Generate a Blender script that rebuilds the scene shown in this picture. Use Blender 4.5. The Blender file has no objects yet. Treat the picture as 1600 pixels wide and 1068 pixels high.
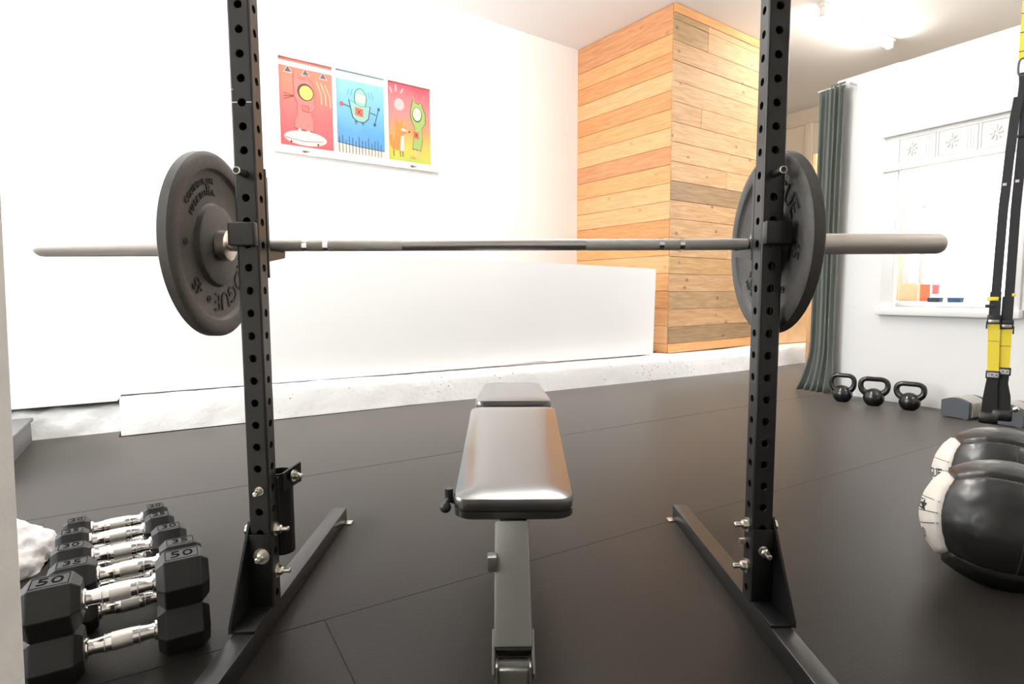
import bpy, bmesh, math, random
from mathutils import Vector, Matrix, noise

# ------------------------------------------------------------------ scene, camera, light
sc = bpy.context.scene
COL = sc.collection
R = math.radians
random.seed(7)

F_PX, PITCH, ROLL, YAW = 903.6, 0.0862, -0.004, 0.0133
CAM = Vector((-0.0044, -1.3007, 0.7804))
fwd = Vector((math.sin(YAW) * math.cos(PITCH), math.cos(YAW) * math.cos(PITCH), -math.sin(PITCH)))
rgt = Vector((math.cos(YAW), -math.sin(YAW), 0))
upv = rgt.cross(fwd)
r2 = math.cos(ROLL) * rgt + math.sin(ROLL) * upv
u2 = -math.sin(ROLL) * rgt + math.cos(ROLL) * upv
cd = bpy.data.cameras.new('camera')
cd.sensor_width = 36.0
cd.lens = F_PX / 1600 * 36.0
cd.clip_start = 0.02
cam = bpy.data.objects.new('camera', cd)
COL.objects.link(cam)
cam.matrix_world = Matrix(((r2.x, u2.x, -fwd.x, CAM.x), (r2.y, u2.y, -fwd.y, CAM.y), (r2.z, u2.z, -fwd.z, CAM.z), (0, 0, 0, 1)))
sc.camera = cam

sc.view_settings.view_transform = 'Standard'
sc.view_settings.look = 'None'
sc.view_settings.gamma = 1.0
sc.view_settings.use_curve_mapping = False
sc.view_settings.exposure = 0.17

w = bpy.data.worlds.new('sky')
sc.world = w
w.use_nodes = True
w.node_tree.nodes['Background'].inputs[0].default_value = (0.92, 0.96, 1.0, 1)
w.node_tree.nodes['Background'].inputs[1].default_value = 1.0

# room frame: u runs along the stone curb, v into the back wall
A0 = R(30)
UX, VX = Vector((math.cos(A0), math.sin(A0), 0)), Vector((-math.sin(A0), math.cos(A0), 0))
def W(u, v, z=0.0):
    return UX * u + VX * v + Vector((0, 0, z))
A1 = R(35.592)                      # the back wall, its art and the timber boxing stand at this angle
EX, NX = Vector((math.cos(A1), math.sin(A1), 0)), Vector((-math.sin(A1), math.cos(A1), 0))
PB = Vector((-0.563, 4.253, 0))     # a point of the back wall
def B(e, n, z=0.0):
    return PB + EX * e + NX * n + Vector((0, 0, z))

def area(name, loc, direction, sx, sy, power, color):
    l = bpy.data.lights.new(name, 'AREA')
    l.shape = 'RECTANGLE'; l.size = sx; l.size_y = sy; l.energy = power; l.color = color
    o = bpy.data.objects.new(name, l)
    COL.objects.link(o)
    o.location = loc
    o.rotation_euler = Vector(direction).to_track_quat('-Z', 'Y').to_euler()
    return o
# daylight from the left: area light before the solid end wall, no window modelled
area('daylight_left', W(-2.9, 1.6, 1.75), UX, 3.0, 2.4, 130, (0.95, 0.975, 1.0))
area('office_fill_light', W(4.6, 0.8, 2.6), (0, 0, -1), 1.0, 1.4, 60, (0.97, 0.985, 1.0))  # added unseen area light that brightens the office; no fixture modelled

# ------------------------------------------------------------------ materials
def new_mat(name):
    m = bpy.data.materials.new(name)
    m.use_nodes = True
    nt = m.node_tree
    return m, nt, nt.nodes['Principled BSDF']
def mat(name, col, rough=0.5, metal=0.0, var=0.0, scale=30.0, bump=0.0, bscale=200.0, spec=0.5, coat=0.0, detail=4.0, aniso=None, sheen=0.0):
    m, nt, b = new_mat(name)
    b.inputs['Base Color'].default_value = (*col, 1)
    b.inputs['Roughness'].default_value = rough
    b.inputs['Metallic'].default_value = metal
    b.inputs['Specular IOR Level'].default_value = spec
    b.inputs['Coat Weight'].default_value = coat
    b.inputs['Coat Roughness'].default_value = 0.15
    b.inputs['Sheen Weight'].default_value = sheen
    tc = nt.nodes.new('ShaderNodeTexCoord')
    src = tc.outputs['Object']
    if aniso:
        mp = nt.nodes.new('ShaderNodeMapping'); mp.inputs['Scale'].default_value = aniso
        nt.links.new(src, mp.inputs[0]); src = mp.outputs[0]
    if var:
        n = nt.nodes.new('ShaderNodeTexNoise'); n.inputs['Scale'].default_value = scale; n.inputs['Detail'].default_value = detail
        nt.links.new(src, n.inputs['Vector'])
        cr = nt.nodes.new('ShaderNodeValToRGB')
        cr.color_ramp.elements[0].position = 0.3; cr.color_ramp.elements[1].position = 0.7
        cr.color_ramp.elements[0].color = (*[max(0, c * (1 - var)) for c in col], 1)
        cr.color_ramp.elements[1].color = (*[min(1, c * (1 + var)) for c in col], 1)
        nt.links.new(n.outputs['Fac'], cr.inputs[0]); nt.links.new(cr.outputs[0], b.inputs['Base Color'])
    if bump:
        n2 = nt.nodes.new('ShaderNodeTexNoise'); n2.inputs['Scale'].default_value = bscale; n2.inputs['Detail'].default_value = 3
        nt.links.new(src, n2.inputs['Vector'])
        bp = nt.nodes.new('ShaderNodeBump'); bp.inputs['Strength'].default_value = bump; bp.inputs['Distance'].default_value = 0.004
        nt.links.new(n2.outputs['Fac'], bp.inputs['Height']); nt.links.new(bp.outputs[0], b.inputs['Normal'])
    return m
def emit(name, col, s):
    m, nt, b = new_mat(name)
    b.inputs['Base Color'].default_value = (*col, 1)
    b.inputs['Emission Color'].default_value = (*col, 1)
    b.inputs['Emission Strength'].default_value = s
    return m
def lin(r, g, b):
    return tuple(((c / 255 + 0.055) / 1.055) ** 2.4 if c > 10 else c / 255 / 12.92 for c in (r, g, b))

M = {}
M['wall'] = mat('white_wall_paint', (0.86, 0.855, 0.845), 0.6, var=0.015, scale=1.2, bump=0.03, bscale=90)
M['ceiling'] = mat('ceiling_paint', (0.90, 0.905, 0.91), 0.8, var=0.02, scale=0.8, bump=0.03, bscale=60)
M['cream'] = mat('cream_panel_paint', (0.80, 0.72, 0.60), 0.6, var=0.02, scale=1.5)
M['gloss_white'] = mat('white_gloss_trim', (0.86, 0.85, 0.83), 0.3)
M['rear'] = mat('pale_rear_wall', (0.86, 0.85, 0.83), 0.7)
M['jamb'] = mat('old_plaster', (0.88, 0.85, 0.80), 0.8, var=0.06, scale=9, bump=0.4, bscale=40)
M['floor'] = mat('concrete_slab', (0.05, 0.05, 0.05), 0.9, var=0.2, scale=6)
M['frame'] = mat('black_powder_coat', (0.012, 0.0115, 0.011), 0.34, spec=0.42, coat=0.12, bump=0.012, bscale=900)
M['frame_matte'] = mat('black_bracket_coat', (0.008, 0.008, 0.008), 0.42, spec=0.3, bump=0.015, bscale=900)
M['zinc'] = mat('zinc_bolt', (0.72, 0.70, 0.62), 0.28, 1.0, var=0.15, scale=120)
M['steel'] = mat('brushed_steel', (0.66, 0.615, 0.56), 0.5, 0.6, var=0.06, scale=60, aniso=(0.05, 1, 1))
M['knurl'] = mat('knurled_steel', (0.52, 0.50, 0.46), 0.46, 0.6, var=0.1, scale=700, bump=0.5, bscale=900)
M['shaft'] = mat('polished_shaft', (0.74, 0.70, 0.66), 0.27, 0.95, var=0.05, scale=80, aniso=(0.05, 1, 1))
M['collar'] = mat('steel_collar', (0.70, 0.62, 0.55), 0.3, 1.0)
M['bumper'] = mat('black_bumper_rubber', (0.066, 0.061, 0.056), 0.55, var=0.12, scale=60, bump=0.25, bscale=260)
M['bumper_text'] = mat('moulded_lettering', (0.020, 0.019, 0.018), 0.6)
M['vinyl'] = mat('black_vinyl', (0.020, 0.019, 0.018), 0.30, bump=0.05, bscale=420, coat=1.0, spec=1.0)
for nd in M['vinyl'].node_tree.nodes:
    if nd.type == 'BSDF_PRINCIPLED': nd.inputs['Coat IOR'].default_value = 1.8
M['vinyl_side'] = mat('black_vinyl_side', (0.012, 0.014, 0.016), 0.4, bump=0.08, bscale=420)
M['bench_metal'] = mat('grey_bench_metal', (0.20, 0.195, 0.18), 0.34, 0.55, var=0.04, scale=300)
M['dark_plastic'] = mat('black_plastic', (0.018, 0.018, 0.018), 0.4)
M['hex'] = mat('black_hex_rubber', (0.008, 0.0075, 0.007), 0.40, spec=0.36, sheen=0.04, var=0.1, scale=200, bump=0.1, bscale=500)
M['hex_text'] = mat('hex_number', (0.005, 0.005, 0.005), 0.9, spec=0.05)
M['chrome'] = mat('chrome_handle', (0.86, 0.84, 0.81), 0.09, 1.0)
M['chrome_knurl'] = mat('chrome_knurl', (0.70, 0.67, 0.62), 0.32, 1.0, bump=0.4, bscale=900)
M['kettle'] = mat('glossy_black_enamel', (0.012, 0.012, 0.013), 0.16, coat=0.4)
M['adj_grey'] = mat('slate_grey_plastic', lin(84, 87, 93), 0.5)
M['adj_white'] = mat('pale_plate_steel', (0.72, 0.69, 0.64), 0.35, 0.3)
M['curtain'] = mat('grey_green_curtain', lin(112, 117, 111), 0.85, var=0.08, scale=300, sheen=0.3)
M['yellow'] = mat('yellow_webbing', (0.95, 0.76, 0.06), 0.6, var=0.05, scale=500, bump=0.2, bscale=900)
M['black_web'] = mat('black_webbing', (0.020, 0.020, 0.022), 0.6, bump=0.2, bscale=900)
M['label_white'] = mat('white_label', (0.7, 0.7, 0.69), 0.6)
M['black_print'] = mat('black_print', (0.012, 0.012, 0.012), 0.6)
M['ball_black'] = mat('black_ball_vinyl', (0.016, 0.0155, 0.015), 0.33, bump=0.3, bscale=14, coat=0.1)
M['ball_white'] = mat('off_white_ball_vinyl', lin(232, 224, 214), 0.45, bump=0.15, bscale=30)
M['seam'] = mat('dark_seam', (0.05, 0.047, 0.043), 0.7)
M['step'] = mat('grey_step_paint', lin(122, 122, 122), 0.5, var=0.05, scale=12)
M['wire'] = mat('hanging_wire', (0.75, 0.74, 0.72), 0.4, 0.4)
M['latch'] = mat('aged_brass_latch', (0.20, 0.16, 0.11), 0.45, 0.8)
M['tube'] = emit('lit_tube', (1.0, 0.93, 0.84), 60.0)
M['tube_near'] = emit('lit_tube_cool', (1.0, 0.97, 0.925), 125.0)  # only on the added tube lamps above the view
M['lamp_body'] = mat('lamp_enamel', (0.85, 0.83, 0.80), 0.4)
M['pane_lit'] = emit('lit_pane', (0.96, 0.98, 1.0), 1.15)
M['bar_wood'] = mat('pine_bar', lin(226, 178, 128), 0.5, var=0.12, scale=30, aniso=(1, 1, 0.1))
M['ply'] = mat('birch_ply', lin(238, 196, 148), 0.55, var=0.08, scale=8)
M['bag'] = mat('cream_card', lin(226, 190, 150), 0.7)
M['orange'] = mat('orange_card', lin(240, 120, 80), 0.7)
M['red'] = mat('red_card', lin(226, 110, 110), 0.7)
M['navy'] = mat('navy_box', lin(50, 60, 80), 0.6)
M['blue'] = mat('blue_box', lin(50, 80, 125), 0.6)

def glass_mat():
    m, nt, b = new_mat('clear_glass')
    b.inputs['Base Color'].default_value = (1, 1, 1, 1); b.inputs['Roughness'].default_value = 0.0
    b.inputs['Transmission Weight'].default_value = 1.0; b.inputs['IOR'].default_value = 1.0 + 0.02
    return m
M['glass'] = glass_mat()

def rubber_floor(name, k):
    m, nt, b = new_mat(name)
    tc = nt.nodes.new('ShaderNodeTexCoord')
    n = nt.nodes.new('ShaderNodeTexNoise'); n.inputs['Scale'].default_value = 260; n.inputs['Detail'].default_value = 3
    n3 = nt.nodes.new('ShaderNodeTexNoise'); n3.inputs['Scale'].default_value = 2.5; n3.inputs['Detail'].default_value = 5
    nt.links.new(tc.outputs['Object'], n.inputs['Vector']); nt.links.new(tc.outputs['Object'], n3.inputs['Vector'])
    cr = nt.nodes.new('ShaderNodeValToRGB')
    cr.color_ramp.elements[0].position = 0.35; cr.color_ramp.elements[1].position = 0.72
    cr.color_ramp.elements[0].color = (0.0035 * k, 0.0030 * k, 0.0026 * k, 1)
    cr.color_ramp.elements[1].color = (0.0115 * k, 0.0100 * k, 0.0086 * k, 1)
    nt.links.new(n.outputs['Fac'], cr.inputs[0])
    mx = nt.nodes.new('ShaderNodeMix'); mx.data_type = 'RGBA'; mx.blend_type = 'MULTIPLY'; mx.inputs[0].default_value = 0.35
    nt.links.new(cr.outputs[0], mx.inputs[6]); nt.links.new(n3.outputs['Fac'], mx.inputs[7])
    nt.links.new(mx.outputs[2], b.inputs['Base Color'])
    b.inputs['Roughness'].default_value = 0.36
    b.inputs['Specular IOR Level'].default_value = 0.16
    b.inputs['Sheen Weight'].default_value = 0.34; b.inputs['Sheen Roughness'].default_value = 0.36; b.inputs['Sheen Tint'].default_value = (1.0, 0.90, 0.80, 1)
    bp = nt.nodes.new('ShaderNodeBump'); bp.inputs['Strength'].default_value = 0.16; bp.inputs['Distance'].default_value = 0.003
    nt.links.new(n.outputs['Fac'], bp.inputs['Height']); nt.links.new(bp.outputs[0], b.inputs['Normal'])
    return m
M['mat_a'] = rubber_floor('black_rubber_mat', 1.0)
M['mat_b'] = rubber_floor('black_rubber_mat_worn', 1.1)

def stone_mat():
    m, nt, b = new_mat('rough_white_painted_concrete')
    tc = nt.nodes.new('ShaderNodeTexCoord')
    n = nt.nodes.new('ShaderNodeTexNoise'); n.inputs['Scale'].default_value = 26; n.inputs['Detail'].default_value = 6
    v = nt.nodes.new('ShaderNodeTexVoronoi'); v.inputs['Scale'].default_value = 34
    n2 = nt.nodes.new('ShaderNodeTexNoise'); n2.inputs['Scale'].default_value = 4; n2.inputs['Detail'].default_value = 3
    for x in (n, v, n2): nt.links.new(tc.outputs['Object'], x.inputs['Vector'])
    # chipped pits: small voronoi cells, only where the broad noise is high
    lt = nt.nodes.new('ShaderNodeMath'); lt.operation = 'LESS_THAN'; lt.inputs[1].default_value = 0.17
    nt.links.new(v.outputs['Distance'], lt.inputs[0])
    gt = nt.nodes.new('ShaderNodeMath'); gt.operation = 'GREATER_THAN'; gt.inputs[1].default_value = 0.60
    nt.links.new(n2.outputs['Fac'], gt.inputs[0])
    mu = nt.nodes.new('ShaderNodeMath'); mu.operation = 'MULTIPLY'
    nt.links.new(lt.outputs[0], mu.inputs[0]); nt.links.new(gt.outputs[0], mu.inputs[1])
    mx = nt.nodes.new('ShaderNodeMix'); mx.data_type = 'RGBA'
    mx.inputs[6].default_value = (0.88, 0.87, 0.85, 1); mx.inputs[7].default_value = (0.24, 0.21, 0.17, 1)
    nt.links.new(mu.outputs[0], mx.inputs[0]); nt.links.new(mx.outputs[2], b.inputs['Base Color'])
    b.inputs['Roughness'].default_value = 0.75
    bp = nt.nodes.new('ShaderNodeBump'); bp.inputs['Strength'].default_value = 0.5; bp.inputs['Distance'].default_value = 0.01
    nt.links.new(n.outputs['Fac'], bp.inputs['Height']); nt.links.new(bp.outputs[0], b.inputs['Normal'])
    return m
M['stone'] = stone_mat()

def plank_mat(name, col, dark, knots=1.0):
    """timber grain running along the plank's local x"""
    m, nt, b = new_mat(name)
    tc = nt.nodes.new('ShaderNodeTexCoord')
    oi = nt.nodes.new('ShaderNodeObjectInfo')
    mp = nt.nodes.new('ShaderNodeMapping'); mp.inputs['Scale'].default_value = (1.2, 9, 14)
    ad = nt.nodes.new('ShaderNodeVectorMath'); ad.operation = 'ADD'
    sc3 = nt.nodes.new('ShaderNodeVectorMath'); sc3.operation = 'SCALE'; sc3.inputs[0].default_value = (17, 5, 9)
    nt.links.new(oi.outputs['Random'], sc3.inputs['Scale'])
    nt.links.new(tc.outputs['Object'], ad.inputs[0]); nt.links.new(sc3.outputs[0], ad.inputs[1])
    nt.links.new(ad.outputs[0], mp.inputs[0])
    n = nt.nodes.new('ShaderNodeTexNoise'); n.inputs['Scale'].default_value = 3.2; n.inputs['Detail'].default_value = 7; n.inputs['Distortion'].default_value = 0.8
    nt.links.new(mp.outputs[0], n.inputs['Vector'])
    cr = nt.nodes.new('ShaderNodeValToRGB')
    cr.color_ramp.elements[0].position = 0.32; cr.color_ramp.elements[1].position = 0.66
    cr.color_ramp.elements[0].color = (*dark, 1); cr.color_ramp.elements[1].color = (*col, 1)
    nt.links.new(n.outputs['Fac'], cr.inputs[0])
    v = nt.nodes.new('ShaderNodeTexVoronoi'); v.inputs['Scale'].default_value = 5.5
    mp2 = nt.nodes.new('ShaderNodeMapping'); mp2.inputs['Scale'].default_value = (0.75, 1, 1.0)
    nt.links.new(ad.outputs[0], mp2.inputs[0]); nt.links.new(mp2.outputs[0], v.inputs['Vector'])
    kn = nt.nodes.new('ShaderNodeMapRange'); kn.inputs['From Min'].default_value = 0.05; kn.inputs['From Max'].default_value = 0.13
    kn.inputs['To Min'].default_value = 0.75 * knots; kn.inputs['To Max'].default_value = 0.0
    nt.links.new(v.outputs['Distance'], kn.inputs['Value'])
    mx = nt.nodes.new('ShaderNodeMix'); mx.data_type = 'RGBA'
    nt.links.new(kn.outputs[0], mx.inputs[0]); nt.links.new(cr.outputs[0], mx.inputs[6])
    mx.inputs[7].default_value = (dark[0] * 0.35, dark[1] * 0.28, dark[2] * 0.25, 1)
    nt.links.new(mx.outputs[2], b.inputs['Base Color'])
    b.inputs['Roughness'].default_value = 0.55
    bp = nt.nodes.new('ShaderNodeBump'); bp.inputs['Strength'].default_value = 0.15; bp.inputs['Distance'].default_value = 0.003
    nt.links.new(n.outputs['Fac'], bp.inputs['Height']); nt.links.new(bp.outputs[0], b.inputs['Normal'])
    return m
OR = [plank_mat('orange_fir_%d' % i, lin(*c), lin(*d), 0.5) for i, (c, d) in enumerate((
    ((226, 172, 116), (212, 150, 94)), ((220, 160, 104), (202, 136, 84)), ((230, 182, 132), (218, 162, 110)), ((212, 156, 110), (194, 130, 88))))]
BE = [plank_mat('weathered_pine_%d' % i, lin(*c), lin(*d), 1.0) for i, (c, d) in enumerate((
    ((206, 168, 126), (180, 140, 98)), ((212, 176, 134), (188, 150, 108)), ((184, 154, 114), (158, 128, 92)), ((166, 138, 104), (138, 112, 82)), ((200, 164, 114), (178, 138, 92))))]

# ------------------------------------------------------------------ mesh helpers
def bx(bm, x0, x1, y0, y1, z0, z1, bev=0.0, seg=2):
    t = bmesh.new()
    bmesh.ops.create_cube(t, size=1.0)
    for v in t.verts:
        v.co = Vector(((x0 + x1) / 2 + v.co.x * (x1 - x0), (y0 + y1) / 2 + v.co.y * (y1 - y0), (z0 + z1) / 2 + v.co.z * (z1 - z0)))
    if bev:
        bmesh.ops.bevel(t, geom=t.edges[:], offset=bev, segments=seg, profile=0.5, affect='EDGES')
    join(bm, t)
def join(bm, t, mtx=None):
    if mtx is not None: t.transform(mtx)
    me = bpy.data.meshes.new('tmp'); t.to_mesh(me); t.free()
    bm.from_mesh(me); bpy.data.meshes.remove(me)
def frame_of(d):
    d = Vector(d).normalized()
    a = Vector((0, 0, 1)) if abs(d.z) < 0.9 else Vector((1, 0, 0))
    x = a.cross(d).normalized()
    return x, d.cross(x), d
def cyl(bm, p0, p1, r0, r1=None, n=16, caps=True):
    r1 = r0 if r1 is None else r1
    p0, p1 = Vector(p0), Vector(p1)
    x, y, d = frame_of(p1 - p0)
    A = [bm.verts.new(p0 + (x * math.cos(2 * math.pi * i / n) + y * math.sin(2 * math.pi * i / n)) * r0) for i in range(n)]
    Bv = [bm.verts.new(p1 + (x * math.cos(2 * math.pi * i / n) + y * math.sin(2 * math.pi * i / n)) * r1) for i in range(n)]
    for i in range(n):
        bm.faces.new((A[i], A[(i + 1) % n], Bv[(i + 1) % n], Bv[i]))
    if caps:
        bm.faces.new(A[::-1]); bm.faces.new(Bv)
def lathe(bm, prof, origin, axis, n=32, rot=0.0):
    """prof: list of (distance along axis, radius); radius 0 closes the end"""
    o = Vector(origin); x, y, d = frame_of(axis)
    rings = []
    for h, r in prof:
        if r <= 1e-6: rings.append([bm.verts.new(o + d * h)])
        else: rings.append([bm.verts.new(o + d * h + (x * math.cos(rot + 2 * math.pi * i / n) + y * math.sin(rot + 2 * math.pi * i / n)) * r) for i in range(n)])
    for a, b in zip(rings, rings[1:]):
        for i in range(n):
            j = (i + 1) % n
            if len(a) == 1 and len(b) == 1: continue
            if len(a) == 1: bm.faces.new((a[0], b[j], b[i]))
            elif len(b) == 1: bm.faces.new((a[i], a[j], b[0]))
            else: bm.faces.new((a[i], a[j], b[j], b[i]))
def tube(bm, pts, r, n=10, closed=False, flat=1.0):
    pts = [Vector(p) for p in pts]
    m = len(pts); rings = []
    rr = r if isinstance(r, (list, tuple)) else [r] * m
    px = None
    for i, p in enumerate(pts):
        a = pts[(i - 1) % m] if (i or closed) else p
        b = pts[(i + 1) % m] if (i < m - 1 or closed) else p
        d = (b - a).normalized()
        if px is None: px, py, _ = frame_of(d)
        px = (px - d * px.dot(d)).normalized(); py = d.cross(px)
        rings.append([bm.verts.new(p + (px * math.cos(2 * math.pi * k / n) + py * flat * math.sin(2 * math.pi * k / n)) * rr[i]) for k in range(n)])
    prs = list(zip(rings, rings[1:])) + ([(rings[-1], rings[0])] if closed else [])
    for a, b in prs:
        for k in range(n):
            bm.faces.new((a[k], a[(k + 1) % n], b[(k + 1) % n], b[k]))
    if not closed:
        bm.faces.new(rings[0][::-1]); bm.faces.new(rings[-1])
def prism(bm, poly, off):
    """poly: 3-D points of a planar polygon, extruded by vector off"""
    a = [bm.verts.new(Vector(p)) for p in poly]; b = [bm.verts.new(Vector(p) + Vector(off)) for p in poly]
    n = len(a)
    bm.faces.new(a[::-1]); bm.faces.new(b)
    for i in range(n): bm.faces.new((a[i], a[(i + 1) % n], b[(i + 1) % n], b[i]))
def ribbon(bm, path, wdir, wid, th, n=1):
    """flat strap along path (points), width along wdir; wid number or list"""
    path = [Vector(p) for p in path]; wdir = Vector(wdir).normalized(); m = len(path); R4 = []
    for i, p in enumerate(path):
        d = (path[min(i + 1, m - 1)] - path[max(i - 1, 0)]).normalized()
        t = d.cross(wdir).normalized() * th / 2
        ww = (wid[i] if isinstance(wid, (list, tuple)) else wid) / 2
        R4.append([bm.verts.new(p + wdir * ww * s + t * q) for s, q in ((-1, -1), (1, -1), (1, 1), (-1, 1))])
    for a, b in zip(R4, R4[1:]):
        for k in range(4): bm.faces.new((a[k], a[(k + 1) % 4], b[(k + 1) % 4], b[k]))
    bm.faces.new(R4[0][::-1]); bm.faces.new(R4[-1])
def obj(name, bm, m, parent=None, smooth=35, recalc=True):
    if recalc: bmesh.ops.recalc_face_normals(bm, faces=bm.faces[:])
    me = bpy.data.meshes.new(name); bm.to_mesh(me); bm.free()
    for mm in (m if isinstance(m, list) else [m]): me.materials.append(mm)
    if smooth:
        me.polygons.foreach_set('use_smooth', [True] * len(me.polygons))
        me.set_sharp_from_angle(angle=R(smooth))
    o = bpy.data.objects.new(name, me); COL.objects.link(o)
    if parent: o.parent = parent
    return o
def tag(o, label, cat, group=None, kind=None):
    o['label'] = label; o['category'] = cat
    if group: o['group'] = group
    if kind: o['kind'] = kind
    return o
def thing(name, label, cat, loc=(0, 0, 0), rz=0.0, group=None):
    o = bpy.data.objects.new(name, None); COL.objects.link(o)
    o.empty_display_size = 0.1
    o.location = loc; o.rotation_euler = (0, 0, rz)
    return tag(o, label, cat, group)
def struct(name, bm, m, label=None, parent=None, smooth=35):
    o = obj(name, bm, m, parent, smooth)
    if not parent: o['kind'] = 'structure'
    if label: o['label'] = label
    return o
def sroot(name, label, loc=(0, 0, 0), rz=0.0):
    o = bpy.data.objects.new(name, None); COL.objects.link(o)
    o.location = loc; o.rotation_euler = (0, 0, rz); o['kind'] = 'structure'; o['label'] = label
    return o
def copy_tree(o, parent=None):
    c = o.copy(); COL.objects.link(c)
    if parent: c.parent = parent
    for ch in list(o.children): copy_tree(ch, c)
    return c
def text_bm(s, size, ext=0.001, align='CENTER', res=2):
    """letters as a mesh in the xy plane, extruded along z"""
    cu = bpy.data.curves.new('t', 'FONT'); cu.body = s; cu.size = size; cu.extrude = ext
    cu.align_x = align; cu.align_y = 'CENTER'; cu.resolution_u = res
    o = bpy.data.objects.new('t', cu); COL.objects.link(o)
    dg = bpy.context.evaluated_depsgraph_get(); dg.update()
    me = bpy.data.meshes.new_from_object(o.evaluated_get(dg))
    bpy.data.objects.remove(o); bpy.data.curves.remove(cu)
    bm = bmesh.new(); bm.from_mesh(me); bpy.data.meshes.remove(me)
    return bm

# ------------------------------------------------------------------ the room
bm = bmesh.new(); prism(bm, [W(-3.2, -3.7, -0.013), W(7.8, -3.7, -0.013), W(7.8, 5.4, -0.013), W(-3.2, 5.4, -0.013)], (0, 0, -0.1))
floor = struct('floor', bm, M['floor'], 'dark slab floor covered with black rubber mats')
def mats():
    k = 0
    rows = [(-3.4, -2.2, 0.9), (-2.2, -0.972, -0.2), (-0.972, 0.245, -0.366), (0.245, 1.402, -1.05), (1.402, 2.632, -1.9)]
    for v0, v1, off in rows:
        us = [off + 5.2 * i for i in range(-2, 4)]      # long rubber rolls, few butt joints
        for a, b in zip(us, us[1:]):
            a, b = max(a, -2.9), min(b, 7.3)
            if b - a < 0.05: continue
            bm = bmesh.new(); g = 0.0006
            bx(bm, a + g, b - g, v0 + g, v1 - g, -0.0125, random.uniform(-0.0005, 0.0002), 0.0007, 1)
            o = obj('rubber_mat', bm, M['mat_b'] if (k * 7) % 5 < 2 else M['mat_a'], floor); o.rotation_euler = (0, 0, A0); k += 1
    bm = bmesh.new(); bx(bm, -2.9, -0.915, 2.6345, 2.93, -0.0125, -0.001, 0.001, 1)
    obj('rubber_mat', bm, M['mat_a'], floor).rotation_euler = (0, 0, A0)
mats()
CZ = 3.40
bm = bmesh.new(); prism(bm, [W(-3.2, -3.7, CZ), W(7.8, -3.7, CZ), W(7.8, 5.4, CZ), W(-3.2, 5.4, CZ)], (0, 0, 0.1))
struct('ceiling', bm, M['ceiling'], 'plain warm white ceiling')
def wall(name, p, q, z0, z1, t, m, label):
    p, q = Vector(p), Vector(q); d = (q - p).normalized(); n = Vector((-d.y, d.x, 0)) * t
    bm = bmesh.new(); prism(bm, [(p.x, p.y, z0), (q.x, q.y, z0), (q.x + n.x, q.y + n.y, z0), (p.x + n.x, p.y + n.y, z0)], (0, 0, z1 - z0))
    return struct(name, bm, m, label)
wall('wall_back', B(-4.2, 0), B(4.2, 0), 0.0, CZ, 0.12, M['wall'], 'white upper wall that carries the framed art')
wall('wall_left', W(-3.0, 5.0), W(-3.0, -3.6), 0, CZ, -0.12, M['wall'], 'white end wall out of frame on the left')
wall('wall_rear', W(-3.1, -3.5), W(7.6, -3.5), 0, CZ, -0.12, M['rear'], 'pale wall behind the camera')
wall('wall_far', W(7.45, -3.6), W(7.45, 5.2), 0, CZ, -0.12, M['cream'], 'cream panelled wall far beyond the curtain')
wall('wall_beyond', B(4.0, 0.4), B(9.0, 0.4), 0, CZ, 0.12, M['cream'], 'cream wall behind the timber boxing')
# battens on the far wall
far_trim = sroot('trim_1', 'cream batten and crown strip on the far wall')
for v in (4.05, 2.9, 1.7):
    bm = bmesh.new(); bx(bm, 7.42, 7.449, v - 0.055, v + 0.055, 0, 3.18, 0.004); obj('batten', bm, M['cream'], far_trim).rotation_euler = (0, 0, A0)
bm = bmesh.new(); bx(bm, 7.425, 7.449, -1, 5, 3.18, 3.27, 0.004); obj('crown_strip', bm, M['cream'], far_trim).rotation_euler = (0, 0, A0)

# near wall end at the left edge of the frame
bm = bmesh.new(); prism(bm, [(-1.05, -0.60, 0), (-1.05, -2.6, 0), (-0.619, -2.6, 0), (-0.619, -0.604, 0), (-0.622, -0.60, 0)], (0, 0, CZ))
for v in bm.verts:
    if v.co.z > 1 and v.co.x > -1: v.co.x += 0.099      # the old wall leans a little
struct('wall_near', bm, M['jamb'], 'pale plaster wall end close to the camera at the left')

# low white panel wall in front of the added ledge
def lowwall():
    bm = bmesh.new()
    prism(bm, [W(-2.9, 2.78, 0.178), W(-0.92, 2.78, 0.178), W(-0.90, 2.78, 0.212), W(0.75, 2.78, 0.207), W(1.55, 2.78, 0.209), W(1.95, 2.78, 0.222), W(2.02, 2.78, 0.209), W(3.185, 2.78, 0.206), W(3.206, 2.78, 0.985), W(2.33, 2.78, 1.007), W(-0.06, 2.78, 1.04), W(-2.9, 2.78, 1.10)], VX * 0.09)
    struct('wall_low', bm, M['wall'], 'white half-height wall panel standing on the painted curb', smooth=0)
    bm = bmesh.new(); prism(bm, [W(-0.9, 2.96, 0.0), W(3.3, 2.96, 0.0), W(3.3, 4.2, 0.0), W(-0.9, 3.75, 0.0)], (0, 0, 0.2))  # added unseen blocks: stop light leaks, keep the slot under the panel dark
    prism(bm, [W(-2.9, 2.872, 0.172), W(-0.9, 2.872, 0.172), W(-0.9, 3.75, 0.172), W(-2.9, 3.6, 0.172)], (0, 0, 0.028)); prism(bm, [W(-2.9, 3.02, 0.0), W(-0.9, 3.02, 0.0), W(-0.9, 3.75, 0.0), W(-2.9, 3.6, 0.0)], (0, 0, 0.172))
    struct('wall_light_block', bm, M['stone'], 'unseen ledge added behind the low white wall against light leaks')
lowwall()

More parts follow.
